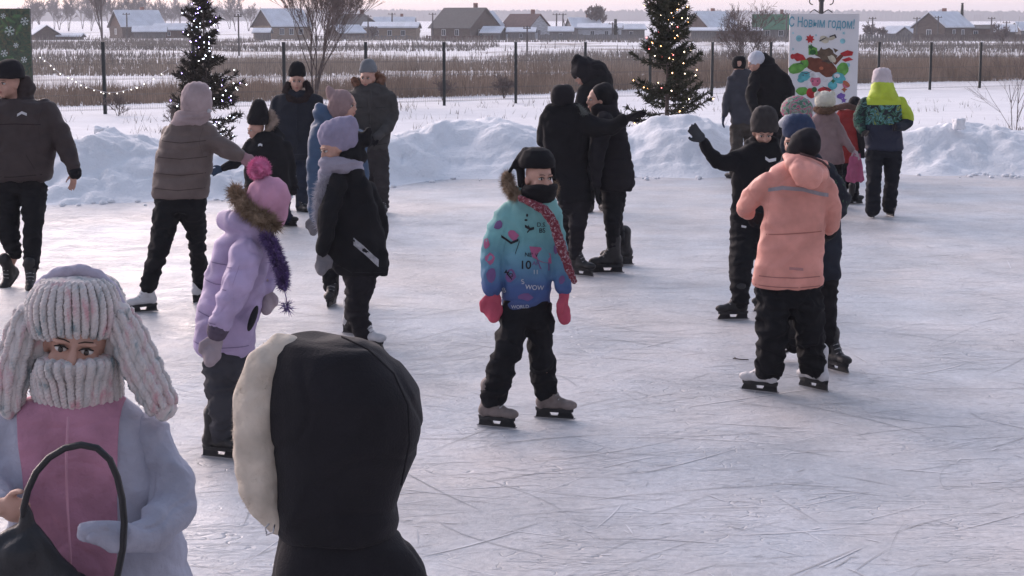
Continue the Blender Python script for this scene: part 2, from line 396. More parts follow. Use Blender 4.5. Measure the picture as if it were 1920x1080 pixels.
# ------------------------------------------------------------------ village
METAL_SNOW = mat('snow on a roof', (0.66, 0.69, 0.75), .9, .10, .6, .3, 3, .15)
WALLS = {}
def wallmat(n, c, st=(1, 1, 9)): return mat('wall '+n, c, .9, .3, 1.3, .6, 3, .15, stretch=st)
LOG = wallmat('weathered logs', (0.115, 0.090, 0.078)); GREYW = wallmat('grey boards', (0.155, 0.150, 0.150), (7, 7, 1)); BROWNW = wallmat('brown boards', (0.125, 0.085, 0.070), (7, 7, 1))
PALE = wallmat('pale render', (0.40, 0.42, 0.45)); OCHRE = wallmat('ochre boards', (0.24, 0.19, 0.145))
SLATE = mat('slate roof', (0.115, 0.110, 0.108), .9, .2, 2, .4, 6, .15, stretch=(6, 1, 1)); RUST = mat('dark red roof', (0.10, 0.060, 0.058), .8, .25, 2, .3, 6, .2)
GREENR = mat('green metal roof', (0.045, 0.165, 0.085), .6, .15, 2, .3, 6, .3); PANE = mat('dark window glass', (0.03, 0.035, 0.045), .2, .1, 2, 0, 5, .5); TRIM = mat('white window trim', (0.55, 0.57, 0.60), .8, .1, 3, .1, 8)
BRICK = mat('chimney brick', (0.20, 0.10, 0.08), .9, .2, 5, .2, 20)

def house(px, Y, rz, L, W, wh, rh, wallm, roofm, label, snow=None, wins=(2, 1), gablem=None, chim=True, cat='house', name='house', group='houses of the village', hip=0.0, z=None):
    p = P(px, 40, Y); x = p.x; zz = terr(x, Y) if z is None else z
    t = empty(name, (x, Y, zz), label, cat, group, R(-rz*(1.9 if rz <= -18 else 1.35 if rz >= 26 and rz < 40 else 1)))
    m = MB()
    hl, hw = L/2, W/2
    v = [(-hl, -hw, -.3), (hl, -hw, -.3), (hl, hw, -.3), (-hl, hw, -.3), (-hl, -hw, wh), (hl, -hw, wh), (hl, hw, wh), (-hl, hw, wh)]
    m.add(v, [(0, 1, 5, 4), (2, 3, 7, 6), (1, 2, 6, 5), (3, 0, 4, 7), (4, 5, 6, 7), (3, 2, 1, 0)])
    m.build('wall', wallm, t, world=False)
    if rh > .6 and hip == 0:
        for s in (-1, 1):
            g = MB(); a = s*hl
            b_ = a-s*.14
            g.add([(a, -hw, wh+.005), (a, hw, wh+.005), (a, 0, wh+rh-.06), (b_, -hw, wh+.005), (b_, hw, wh+.005), (b_, 0, wh+rh-.06)],
                  [(0, 1, 2), (5, 4, 3), (0, 3, 4, 1), (1, 4, 5, 2), (2, 5, 3, 0)])
            g.build('gable', gablem or wallm, t, world=False)
    # roof: two slabs with eaves
    def slabs(th, over, up, k=1.0):
        r = MB(); ov = over
        for s in (-1, 1):
            e = s*(hw+ov); ez = wh - ov*rh/hw
            hx = hl+ov; tx = hx-hip*L*.5
            a = [(-hx, e, ez+up), (hx, e, ez+up), (tx, 0, wh+rh+up), (-tx, 0, wh+rh+up)]
            b2 = [(q[0], q[1], q[2]+th) for q in a]
            r.add(a+b2, [(0, 1, 2, 3), (7, 6, 5, 4), (0, 4, 5, 1), (1, 5, 6, 2), (2, 6, 7, 3), (3, 7, 4, 0)])
        return r
    rf = slabs(.10, .4, .02).build('roof', roofm, t, world=False)
    if snow:
        sn = slabs(snow, .34, .13).build('roof_snow', METAL_SNOW, rf, world=False)
    if chim:
        c = MB(); c.box((L*.18, W*.12, wh+rh+.2), (.55, .55, 1.4)); c.build('chimney', BRICK, rf, world=False)
    def win(cx, cy, cz, face, s=1.0):
        f = MB(); g = MB(); d = .06
        if face == 'y':
            for q in ((-.5, 0, .1, 1.3), (.5, 0, .1, 1.3), (0, .6, 1.1, .1), (0, -.6, 1.1, .1), (0, 0, .06, 1.2)): f.box((cx+q[0]*s, cy-d/2, cz+q[1]*s), (q[2]*s, d, q[3]*s))
            g.box((cx, cy-.01, cz), (.9*s, .02, 1.1*s))
        else:
            sg = math.copysign(1, cx)
            for q in ((-.5, 0, .1, 1.3), (.5, 0, .1, 1.3), (0, .6, 1.1, .1), (0, -.6, 1.1, .1), (0, 0, .06, 1.2)): f.box((cx+sg*d/2, cy+q[0]*s, cz+q[1]*s), (d, q[2]*s, q[3]*s))
            g.box((cx+sg*.01, cy, cz), (.02, .9*s, 1.1*s))
        fo = f.build('window', TRIM, t, world=False); g.build('pane', PANE, fo, world=False)
    for i in range(wins[0]): win(-hl + L*(i+1)/(wins[0]+1), -hw, wh*.55, 'y', min(1, wh/2.6))
    for s in ((-1, 1) if wins[1] else ()):
        for i in range(wins[1]): win(s*hl, -hw + W*(i+1)/(wins[1]+1), wh*.55, 'x', min(1, wh/2.6))
    return t
Hh = house
Hh(256, 330, -18, 8.2, 6, 2.2, 2.6, LOG, SLATE, 'small log house with red brown gable and snowy roof left of the thin spruce', .22, (2, 1), BROWNW)
Hh(280, 318, -10, 5.5, 4, 1.2, .8, GREYW, SLATE, 'low grey annex with a white roof in front of the left log house', .2, (0, 0), None, False, 'shed', 'shed', 'sheds and barns of the village')
Hh(322, 325, 6, 6.0, 4, 1.5, .9, BROWNW, SLATE, 'dark open fronted shed under a wide snowy roof beside the left log house', .22, (1, 0), None, False, 'shed', 'shed', 'sheds and barns of the village')
Hh(80, 300, 62, 5, 4, 1.0, 1.3, LOG, SLATE, 'dark low gabled hut with snowy roof edges by the green banner', .12, (0, 0), None, False, 'hut', 'hut', 'sheds and barns of the village')
Hh(132, 300, 0, 3.6, 3, .5, .35, LOG, SLATE, 'tiny half buried shed with a white roof right of the dark hut', .22, (0, 0), None, False, 'shed', 'shed', 'sheds and barns of the village')
Hh(528, 320, -22, 8.2, 6, 2.3, 2.7, OCHRE, SLATE, 'ochre walled house with a dark gable and snowy roof behind the bare bush', .24, (3, 1), LOG)
Hh(492, 300, 0, 2.4, 3, 1.2, .5, GREYW, SLATE, 'tiny grey lean-to left of the ochre walled house', .2, (0, 0), None, False, 'shed', 'shed', 'sheds and barns of the village')
Hh(662, 335, 12, 8.6, 6.5, 2.2, 2.1, LOG, SLATE, 'low dark house with a brown hipped roof right of the bare bush', None, (2, 1), None, True, hip=.55)
Hh(648, 312, -20, 5.0, 4, 1.1, 1.1, LOG, SLATE, 'small shed with snow on its near slope in front of the hipped roof house', .2, (0, 0), None, False, 'shed', 'shed', 'sheds and barns of the village')
Hh(734, 318, 4, 9.5, 5, 1.9, .7, OCHRE, SLATE, 'long low barn under a thick white roof left of the big brown house', .28, (3, 0), None, False, 'barn', 'barn', 'sheds and barns of the village')
Hh(740, 345, 2, 7.5, 5, 2.0, 1.6, GREYW, SLATE, 'grey house with a white roof peeping over the long barn', .2, (0, 0), None, True)
Hh(872, 305, 30, 9.0, 7.5, 2.2, 3.1, LOG, SLATE, 'big brown gabled house with a bare slate roof in the middle of the village', None, (2, 2), LOG)
Hh(908, 322, -24, 4.0, 5, 2.4, 2.2, PALE, SLATE, 'narrow white roofed house behind the big brown house', .25, (0, 0), None, True)
Hh(926, 300, 20, 3.2, 3, 1.2, .8, GREYW, SLATE, 'small grey shed with a white roof at the foot of the big brown house', .2, (0, 0), None, False, 'shed', 'shed', 'sheds and barns of the village')
Hh(950, 330, 8, 7.0, 5, 1.6, .8, GREYW, SLATE, 'grey byre with a white roof between the big brown and the dark red roofed house', .22, (1, 0), None, False, 'barn', 'barn', 'sheds and barns of the village')
Hh(985, 322, 30, 6.5, 6, 2.0, 2.3, PALE, RUST, 'pale house with a bare dark red roof and a bluish white gable', None, (2, 1), PALE)
Hh(978, 300, 5, 4.4, 3, 1.3, .5, GREYW, SLATE, 'pale lean-to with a white roof under the dark red roofed house', .2, (1, 0), None, False, 'shed', 'shed', 'sheds and barns of the village')
Hh(1094, 345, -14, 5.6, 5, 1.9, 1.6, GREYW, SLATE, 'small grey house with a frosted roof below the round bare tree', .16, (1, 1), None, True)
Hh(1052, 315, 3, 4.0, 3.4, 1.3, .6, GREYW, SLATE, 'small grey shed with a white roof left of the long grey barn', .2, (1, 0), None, False, 'shed', 'shed', 'sheds and barns of the village')
Hh(1125, 318, 5, 7.5, 4.5, 1.8, .6, PALE, SLATE, 'long pale grey barn with a flat white roof left of the warm lit tree', .22, (2, 0), None, False, 'barn', 'barn', 'sheds and barns of the village')
Hh(1180, 325, -6, 5.0, 4, 1.6, .7, GREYW, SLATE, 'grey byre half hidden by the warm lit tree', .2, (1, 0), None, False, 'barn', 'barn', 'sheds and barns of the village')
Hh(1332, 318, -24, 8.5, 6, 2.0, 2.5, LOG, SLATE, 'house with a brown gable and a smooth white roof right of the warm lit tree', .26, (2, 1), BROWNW)
Hh(1360, 296, 2, 11.5, 3, 1.5, .35, GREYW, SLATE, 'long low grey outbuilding in front of the white roofed house right of the lit tree', .16, (0, 0), None, False, 'shed', 'shed', 'sheds and barns of the village')
Hh(1452, 305, 8, 6.8, 5, 2.0, 2.2, GREYW, GREENR, 'grey house under a bright green metal roof left of the painted banner', None, (2, 0), None, True)
Hh(1768, 300, -24, 8.6, 6, 2.2, 2.2, LOG, SLATE, 'log house with a dark gable and a white roof at the right of the village', .24, (2, 1), LOG)
Hh(1826, 305, 4, 6.0, 4, 1.9, .5, BROWNW, SLATE, 'brown board barn joined to the right log house', None, (1, 0), None, False, 'barn', 'barn', 'sheds and barns of the village')
Hh(1705, 308, -30, 3.6, 3, .9, 1.1, GREYW, SLATE, 'small snowy gabled shed left of the right log house', .18, (0, 0), None, False, 'shed', 'shed', 'sheds and barns of the village')
Hh(1682, 316, 26, 3.2, 3, 1.0, 1.0, GREYW, SLATE, 'smaller snowy shed furthest left of the right log house', .18, (0, 0), None, False, 'shed', 'shed', 'sheds and barns of the village')
Hh(1876, 312, 12, 5.0, 4, 1.3, 1.0, LOG, SLATE, 'dark cluttered shed with patchy snow near the right edge', .14, (1, 0), None, False, 'shed', 'shed', 'sheds and barns of the village')
Hh(1925, 318, -12, 4.0, 4, 1.5, 1.2, GREYW, SLATE, 'grey shed with a white roof cut by the right edge', .2, (1, 0), None, False, 'shed', 'shed', 'sheds and barns of the village')

# village fences
def picket(x0, x1, Y, h, label, m=GREYW, step=.42, wv=.26):
    a, b = P(x0, 70, Y), P(x1, 70, Y); z = terr(0, Y)
    t = empty('picket_fence', ((a.x+b.x)/2, Y, z), label, 'fence', 'board fences of the village')
    q = MB(); n = int((b.x-a.x)/step); rg = random.Random(int(x0))
    for i in range(n):
        hh = h*rg.uniform(.86, 1.06); q.box((a.x+step*i, Y+rg.uniform(-.02, .02), z+hh/2-.1), (wv, .03, hh+.2), Matrix.Rotation(rg.gauss(0, .03), 3, 'Y'))
    o = q.build('boards', m, t); o['kind'] = 'stuff'
    r = MB()
    for zz in (.25, .75): r.box(((a.x+b.x)/2, Y+.06, z+h*zz), (b.x-a.x, .06, .08))
    r.build('rails', m, t)
picket(1608, 1712, 262, 1.35, 'grey picket fence behind and right of the painted banner', GREYW)
picket(800, 930, 285, .9, 'low broken board fence before the big brown house', BROWNW, .5)
picket(1010, 1200, 296, 1.0, 'grey board fence before the long pale barn', GREYW, .3, .28)
picket(1290, 1440, 285, .8, 'low grey board fence below the white roofed house and the green roof', GREYW, .32, .3)
picket(596, 770, 300, .8, 'low board fence before the long ochre barn', GREYW, .6)
picket(1715, 1925, 285, 1.1, 'dark board fence in front of the right log house', LOG, .34, .3)

POLE = mat('grey wooden pole', (0.085, 0.078, 0.078), .9, .2, 4, .2, 20)
poles = [(447, 26, 170, 'leaning thin pole right of the cold lit tree'), (238, 24, 290, 'wooden pole in front of the left log house'), (690, 28, 300, 'wooden pole over the hipped roof house'), (735, 24, 330, 'thin wooden pole above the long ochre barn'), (811, 24, 300, 'tall wooden pole left of the big brown house'),
         (1043, 25, 330, 'left one of two poles right of the dark red roof'), (1055, 25, 330, 'right one of two close poles with a brace'), (1148, 42, 300, 'short pole near the small round fir'), (1474, 24, 280, 'pole touching the left edge of the painted banner'), (1635, 32, 290, 'pole over the grey picket fence'), (1718, 32, 290, 'pole over the snowy sheds'), (1758, 30, 290, 'pole before the white roof on the right'), (1858, 32, 290, 'pole over the brown barn on the right'), (988, 48, 170, 'pale pole on the field below the dark red roof'), (1403, 40, 300, 'pole between the white and the green roof'), (1886, 40, 310, 'short pole near the right edge')]
for px, top, Y, lb in poles:
    b_ = P(px, 60, Y); z0 = terr(0, Y); tp = P(px, top, Y).z
    t = empty('utility_pole', (b_.x, Y, z0), lb, 'pole', 'wooden poles of the village')
    m = MB(); m.tube([(b_.x, Y, z0-.3), (b_.x+.05*Y/300, Y, tp)], [.13*Y/300+.02, .09*Y/300+.02], 7); m.build('pole', POLE, t)
    m = MB(); m.box((b_.x, Y-.1, tp-.25), (1.3*Y/300, .1, .1))
    for s in (-.5, 0, .5): m.box((b_.x+s*Y/300, Y-.1, tp-.12), (.09, .09, .2))
    m.build('crossarm', POLE, t)
    if px == 1055:
        m = MB(); m.tube([(b_.x+1.0, Y, z0), (b_.x+.05, Y, tp-.8)], .08, 6); m.build('brace', POLE, t)

# ------------------------------------------------------------------ bare trees
BARK = mat('grey brown bark', (0.095, 0.075, 0.070), .95, .25, 6, .4, 30, .1); TWIG = mat('fine bare twigs', (0.155, 0.125, 0.118), .95, .2, 6, 0, 30, .1)
FARB = mat('haze tinted far twigs', (.175, .160, .160), .95, .15, 2, 0, 10, .1)  # distance haze painted into the colour: paler and greyer than the near twigs
def bare_tree(px, base_py, Y, h, spread, label, stems=1, seed=1, name='bare_tree', cat='tree', group='bare trees', z=None, depth=5, thick=.035, twigr=.004, droop=0, far=False):
    rg = random.Random(seed); b0 = P(px, base_py, Y); z0 = terr(0, Y) if z is None else z
    base = Vector((b0.x, Y, z0)); t = empty(name, base, label, cat, group)
    tr, cw = MB(), MB()
    def grow(p, d, L, r, lv):
        pts = [p]; rad = [r]; n = 4 if lv < 3 else 3; q = p
        for i in range(n):
            d = (d + Vector((rg.gauss(0, .10), rg.gauss(0, .10), .05-droop))*(1 if lv else .6)).normalized(); q = q + d*L/n; pts.append(q); rad.append(max(twigr, r*(1-.5*(i+1)/n)))
        (tr if lv < 2 else cw).tube(pts, rad, 6 if lv < 2 else 3, lv < 2)
        if lv >= depth: return
        k = 5 if lv == 0 else 4 if lv < 3 else 3
        for j in range(k):
            f = rg.uniform(.35 if lv else .3, 1.0); i = min(n-1, int(f*n)); pp = pts[i].lerp(pts[i+1], f*n-i)
            ax = d.orthogonal().normalized(); ax.rotate(Matrix.Rotation(rg.uniform(0, 6.28), 3, d)); an = R(rg.uniform(16, 42))*spread
            nd = d.copy(); nd.rotate(Matrix.Rotation(an, 3, ax)); grow(pp, nd, L*rg.uniform(.5, .75), rad[i]*.6, lv+1)
    for s in range(stems):
        a = rg.uniform(0, 6.28); k = .0 if stems == 1 else .22*spread
        grow(base+Vector((math.cos(a)*min(.05*stems, thick*.5), math.sin(a)*min(.05*stems, thick*.5), -.1)), Vector((math.cos(a)*k, math.sin(a)*k, 1)).normalized(), h*.5*rg.uniform(.85, 1.1), thick*rg.uniform(.7, 1), 0)
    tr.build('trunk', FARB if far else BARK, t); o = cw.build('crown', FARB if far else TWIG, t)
    return t
bare_tree(588, 190, 46, 4.3, .62, 'tall many-stemmed bare tree by the fence behind the two standing men', 5, 3, thick=.034, twigr=.0045)
bare_tree(1392, 150, 58, 2.6, 1.0, 'small bare sapling by the fence left of the adults at the banner', 3, 5, thick=.02, twigr=.005)
bare_tree(1900, 240, 30, 2.4, .8, 'thin bare sapling at the right edge in front of the fence', 2, 8, thick=.012, twigr=.002, depth=3)
bare_tree(1912, 235, 30.5, .55, 1.2, 'twiggy little shrub stuck in the snow at the right edge', 4, 18, 'shrub', 'shrub', 'small shrubs', thick=.008, twigr=.003, depth=3)
bare_tree(192, 60, 290, 12, .40, 'tall bare poplar behind the village left of the log house', 2, 9, thick=.25, twigr=.05)
bare_tree(1120, 55, 345, 6.2, .9, 'round bare tree behind the small frosted roof', 2, 12, thick=.16, twigr=.06)
bare_tree(222, 215, 41.5, .7, 1.2, 'small twiggy shrub in the snow at the foot of the left fence', 3, 21, 'shrub', 'shrub', 'small shrubs', thick=.010, twigr=.004, depth=3)
bare_tree(322, 240, 36, .75, 1.2, 'bare shrub at the left foot of the cold lit tree', 4, 23, 'shrub', 'shrub', 'small shrubs', thick=.012, twigr=.004, depth=4)
bare_tree(830, 160, 49.5, .7, 1.2, 'bare shrub in the reeds behind the middle fence', 3, 25, 'shrub', 'shrub', 'small shrubs', thick=.012, twigr=.005, depth=4)
bare_tree(945, 170, 51, .8, 1.2, 'dark bare shrub by the fence post right of the middle', 4, 27, 'shrub', 'shrub', 'small shrubs', thick=.012, twigr=.005, depth=4)
rg0 = random.Random(4)
WH = ['spindly', 'leaning', 'broad', 'tall', 'forked', 'low']
WP = ['nearest the green banner', 'behind the dark hut', 'above the half buried shed', 'left of the left log house', 'behind the left log house', 'right of the left log house roof', 'behind the dark open shed', 'near the top of the cold lit tree', 'right of the cold lit tree', 'left of the ochre walled house']
for k in range(24):
    px = 62 + k*17.5 + rg0.uniform(-6, 6)
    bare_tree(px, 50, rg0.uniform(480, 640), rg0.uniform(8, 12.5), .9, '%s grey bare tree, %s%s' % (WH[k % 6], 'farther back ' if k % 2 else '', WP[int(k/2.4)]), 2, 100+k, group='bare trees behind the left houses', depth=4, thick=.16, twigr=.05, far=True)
for px, Y, h, lb in ((700, 300, 2.6, 'low bush left of the big brown house'), (1630, 300, 3.2, 'wide bare brown bush behind the grey picket fence'), (1655, 304, 2.8, 'lower bare brown bush beside the wide one behind the picket fence'), (780, 330, 2.2, 'small bush between the long barn and the big brown house'), (1880, 250, 3.0, 'bare bush on the field near the right edge')):
    bare_tree(px, 60, Y, h, 1.3, lb, 5, int(px), 'bush', 'bush', 'village bushes', depth=3, thick=.09, twigr=.04)
# two small firs in the village
def small_fir(px, Y, h, w_, label, seed):
    b0 = P(px, 50, Y); z0 = terr(0, Y); t = empty('fir_tree', (b0.x, Y, z0), label, 'tree', 'firs of the village'); rg = random.Random(seed)
    m = MB(); m.tube([(b0.x, Y, z0-.2), (b0.x, Y, z0+h)], [.15, .03], 6); m.build('trunk', BARK, t)
    c = MB()
    for k in range(420):
        f = rg.random()**.8; a = rg.uniform(0, 6.28); r = w_*(1-f)*rg.uniform(.3, 1)+.1; zc = z0+.4+f*(h-.4)
        p = Vector((b0.x+math.cos(a)*r, Y+math.sin(a)*r, zc-.15*r)); q = Vector((b0.x, Y, zc+.1)); s = Vector((-math.sin(a), math.cos(a), 0))*.28
        c.add([p, q+s, q-s], [(0, 1, 2)])
    c.build('crown', mat('dark fir green', (0.022, 0.035, 0.026), .95, .3, 3, 0, 20, .1), t)
small_fir(1154, 310, 3.4, 1.3, 'small rounded fir right of the bare round tree', 2)
small_fir(1803, 312, 6.2, 1.5, 'dark pointed fir behind the white roof on the right', 3)
# ------------------------------------------------------------------ mesh fence
FPOST = mat('dark fence post', (0.020, 0.024, 0.026), .6, .15, 8, .1, 40, .4); WIRE = mat('fence wire', (0.07, 0.075, 0.078), .5, .1, 8, 0, 40, .4)
fx = [-205, -30, 30, 197, 365, 534, 687, 833, 967, 1097, 1218, 1334, 1443, 1545, 1645, 1742, 1835, 1924, 2010]
fx = [-165, 18, 197, 365, 534, 687, 833, 967, 1097, 1218, 1334, 1443, 1545, 1645, 1742, 1835, 1924, 2010]
def fence_pt(i):
    t = i-2; Y = 42.4*(1+.0269*t); x = P(fx[i], 200, Y).x; h = 1.67-.015*t
    return Vector((x, Y, -.03)), h
fp = [fence_pt(i) for i in range(len(fx))]
ft = empty('mesh_fence', fp[0][0], 'dark welded mesh fence on black posts running behind the rink', 'fence')
for p, h in fp:
    m = MB(); m.box((p.x, p.y, p.z+h/2), (.075, .075, h+.06)); po = m.build('post', FPOST, ft)
    c = MB(); c.box((p.x, p.y, p.z+h+.045), (.085, .085, .03)); c.build('cap', FPOST, po)
for (a, ha), (b, hb) in zip(fp, fp[1:]):
    m = MB(); n = int((b-a).length/.055)
    for k in range(1, n):
        q = a.lerp(b, k/n); hh = ha+(hb-ha)*k/n-.04
        m.tube([(q.x, q.y, q.z+.1), (q.x, q.y, q.z+hh)], .0022, 3, False)
    for f in (.07, .28, .5, .72, .96):
        for dz in (0, .02): m.tube([(a.x, a.y, a.z+ha*f+dz), (b.x, b.y, b.z+hb*f+dz)], .0032, 3, False)
    o = m.build('mesh_panel', WIRE, ft)

# ------------------------------------------------------------------ lit spruces
NEED = mat('spruce needles', (0.030, 0.040, 0.024), .9, .4, 6, 0, 30, .15, col2=(0.060, 0.062, 0.040)); NEED2 = mat('dry spruce needles', (0.032, 0.034, 0.026), .9, .4, 6, 0, 30, .15, col2=(0.062, 0.052, 0.045))
def spruce(px, base_py, Y, h, prof, label, seed, mt, nb=230, dens=95, sprig=.085, z0=0.0):
    rg = np.random.default_rng(seed); b0 = P(px, base_py, Y); base = Vector((b0.x, Y, z0)); t = empty('spruce_tree', base, label, 'tree', 'lit spruces by the rink')
    m = MB(); m.tube([base+Vector((0, 0, -.1)), base+Vector((.01, 0, h*.5)), base+Vector((0, 0, h*.99))], [.045, .03, .006], 8); m.build('trunk', BARK, t)
    wd = MB(); V = []; tips = []
    for k in range(nb):
        f = rg.random()**.85; r = lerp(prof, f)*(.45+.62*rg.random())
        a = rg.random()*6.283; z = f*h
        # branches sag and turn up at the tip
        n = 6; pts = []; up = .25-.45*(1-f)
        for i in range(n+1):
            s = i/n; pts.append(base+Vector((math.cos(a)*r*s, math.sin(a)*r*s, z + r*(up*s + .28*s*s*s))))
        wd.tube(pts, [.010*(1-.8*i/n)*(.5+r) + .0015 for i in range(n+1)], 4, False)
        q = int(dens*(.3+r)*1.0)
        for j in range(q):
            s = rg.random()**.6; i = min(n-1, int(s*n)); c = pts[i].lerp(pts[i+1], s*n-i)
            dr = (pts[i+1]-pts[i]).normalized(); sd = rg.normal(size=3); sd = Vector(sd/np.linalg.norm(sd))
            d = (dr*.75+sd*.75).normalized(); L = sprig*(.5+.8*rg.random()); wv = d.cross(Vector(rg.normal(size=3))).normalized()*.0075
            V += [c-wv, c+wv, c+d*L*.6+wv*1.1, c+d*L, c+d*L*.6-wv*1.1]
            if j % 9 == 0: tips.append((c+d*L*.8, f))
    wd.build('branches', BARK, t)
    A = np.array([tuple(v) for v in V]) - np.array(tuple(base)); k = len(A)//5; i5 = np.arange(k)*5
    F = np.concatenate([np.stack([i5, i5+1, i5+2], 1), np.stack([i5, i5+2, i5+4], 1), np.stack([i5+4, i5+2, i5+3], 1)])
    addobj('crown', npmesh('crown', A, F, mt), t)
    return t, base, tips
t1, base1, tips1 = spruce(1250, 215, 33.5, 2.85, [(0, .55), (.04, .80), (.12, .98), (.25, .80), (.42, .52), (.50, .74), (.56, .62), (.66, .46), (.72, .62), (.80, .50), (.9, .34), (1, .04)], 'fuller spruce hung with warm yellow and red lights, standing behind the snow bank', 5, NEED, 190, 150, .11)
t2, base2, tips2 = spruce(387, 262, 31.5, 2.60, [(0, .55), (.05, .85), (.2, .80), (.38, .66), (.5, .50), (.58, .40), (.62, .20), (.66, .16), (.72, .34), (.80, .42), (.88, .30), (.93, .26), (1, .22)], 'thin dark spruce hung with cold white lights, behind the woman in the beige jacket', 6, NEED2, 165, 120, .10)
m_bulb = {}
def lights(name, tree_base, tips, n, cols, label, seed, r, sel=None):
    rg = random.Random(seed); t = empty(name, tree_base, label, 'fairy lights', 'light strings'); wire = MB()
    ico = MB(); ico.sph((0, 0, 0), r, 8, 5)
    protos = []
    for cn, cc, st in cols: protos.append((cn, cc, st, glow('lit bulb '+cn, cc, st)))
    meshes = {}
    for q in protos:
        me = ico.mesh('bulb '+q[0]); me.materials.append(q[3]); me.polygons.foreach_set('use_smooth', [True]*len(me.polygons)); meshes[q[0]] = me
    near = [p for p in tips if (sel is None or sel(p[0], p[1]))]
    cand = rg.sample(near, min(n, len(near))); cand.sort(key=lambda q: q[0].z)
    for i, (p, f) in enumerate(cand):
        q = rg.choice(protos); o = bpy.data.objects.new('bulb', meshes[q[0]]); C.objects.link(o); o.parent = t; o.location = p-Vector(tree_base)
        if i and i % 1 == 0 and (p-cand[i-1][0]).length < .5: wire.tube([cand[i-1][0], (cand[i-1][0]+p)/2-Vector((0, 0, .02)), p], .002, 3, False)
    wire.build('wire', FPOST, t)
lights('fairy_lights', base1, tips1, 105, [('warm', (1.0, .62, .30), 7), ('pale', (1.0, .82, .60), 7), ('red', (1.0, .16, .16), 5), ('amber', (1.0, .5, .18), 6)], 'warm yellow and red fairy lights on the fuller spruce', 1, .0095, lambda p, f: p.y < base1.y+.12)
lights('fairy_lights', base2, tips2, 165, [('cold', (.72, .80, 1.0), 8), ('white', (.92, .94, 1.0), 8), ('violet', (.45, .35, 1.0), 7)], 'cold white and violet fairy lights on the thin spruce', 2, .0085, lambda p, f: p.y < base2.y+.15 and (f < .45 or f > .55) and (p.x > base2.x-.1 or f > .4 or True))
# light garland slung from the banner to the thin spruce
def garland():
    pts_px = [(78, 108), (95, 121), (108, 134), (138, 148), (152, 158), (172, 166), (198, 173), (220, 173), (243, 167), (262, 160), (288, 146), (318, 128)]
    t = empty('light_garland', P(78, 108, 30.0), 'string of small white lights slung between the green banner and the thin spruce', 'garland')
    pp = [P(a, b, 30.0+1.2*(a-78)/240) for a, b in pts_px]
    m = MB(); m.tube(pp, .0045, 5); m.build('wire', mat('pale wire', (.5, .48, .5), .6), t)
    b = MB(); b.sph((0, 0, 0), .010, 8, 5); me = b.mesh('bulb small'); me.materials.append(glow('lit bulb garland', (1, .93, .86), 1.6))
    for i in range(len(pp)-1):
        for k in range(2):
            o = bpy.data.objects.new('bulb', me); C.objects.link(o); o.parent = t; o.location = pp[i].lerp(pp[i+1], k/2+.17*((i*7) % 3-1))-t.location-Vector((0, .01, .02))
garland()

# ------------------------------------------------------------------ banners
def text_mesh(s, size, bold=0.0, extr=0.001):
    cu = bpy.data.curves.new('t', 'FONT'); cu.body = s; cu.size = size; cu.offset = bold; cu.extrude = extr; cu.align_x = 'CENTER'; cu.align_y = 'CENTER'
    o = bpy.data.objects.new('t', cu); C.objects.link(o); dg = bpy.context.evaluated_depsgraph_get()
    me = bpy.data.meshes.new_from_object(o.evaluated_get(dg)); bpy.data.objects.remove(o); bpy.data.curves.remove(cu); return me
WHITE = mat('banner vinyl', (0.68, 0.68, 0.70), .6, .05, 2, .1, 10, .3)
BY = 25.0
b_l, b_r = P(1477, 195, BY).x, P(1606, 195, BY).x; b_t = P(1540, 26, BY).z
ban = empty('painted_banner', ((b_l+b_r)/2, BY, 0), 'white painted banner with a blue greeting and heaped colourful shapes', 'banner')
m = MB(); m.box(((b_l+b_r)/2, BY, (b_t+.35)/2), (b_r-b_l, .03, b_t-.35)); m.build('sheet', WHITE, ban)
m = MB()
for x in (b_l+.03, b_r-.03): m.box((x, BY+.04, b_t/2), (.04, .04, b_t))
m.build('frame', FPOST, ban)
def paint(name, col, polys, off):
    """flat print on the sheet: polygons given in photo pixels, laid on the sheet's own plane"""
    m = MB()
    for k, poly in enumerate(polys):
        pts = [P(a, b, BY-.0165-.0012*off-.00007*k) for a, b in poly]
        m.add(pts, [tuple(range(len(pts)))])
    if len(polys) > 1: pass
    o = m.build(name, mat('print '+'%.2f %.2f %.2f' % col, col, .6, .25, 14, 0, 40, .2), ban); o['kind'] = 'stuff'; return o
def el(cx, cy, rx, ry, rot=0, n=18, wob=0.0, seed=0):
    rg = random.Random(seed+int(cx*7+cy)); out = []
    for i in range(n):
        a = 2*math.pi*i/n; k = 1+wob*rg.uniform(-1, 1); x, y = rx*k*math.cos(a), ry*k*math.sin(a)
        out.append((cx+x*math.cos(rot)-y*math.sin(rot), cy+x*math.sin(rot)+y*math.cos(rot)))
    return out
def flake(cx, cy, r): 
    out = []
    for i in range(12):
        a = math.pi*i/6; k = r if i % 2 == 0 else r*.35; out.append((cx+k*math.cos(a), cy+k*math.sin(a)))
    return out
def star(cx, cy, r, k=5, inn=.5): return [(cx+(r if i % 2 == 0 else r*inn)*math.cos(math.pi*i/k-1.57), cy+(r if i % 2 == 0 else r*inn)*math.sin(math.pi*i/k-1.57)) for i in range(2*k)]
paint('snowflakes_print', (.25, .52, .58), [el(1498, 72, 6, 6), el(1580, 77, 5, 5), flake(1487, 62, 3), flake(1582, 62, 4), flake(1530, 66, 3), el(1590, 122, 4, 4), flake(1487, 92, 3)], 1)
paint('sack_print', (.16, .055, .035), [el(1532, 122, 22, 13, .2, 16, .08), el(1552, 130, 18, 14, .5, 14, .1), el(1520, 116, 10, 9), [(1560, 116), (1578, 100), (1583, 104), (1567, 122)]], 1)
paint('brown_figure_print', (.12, .085, .06), [el(1550, 104, 19, 13, .3, 16, .2), [(1534, 98), (1540, 88), (1544, 96)], [(1562, 90), (1572, 94), (1566, 99)]], 2)
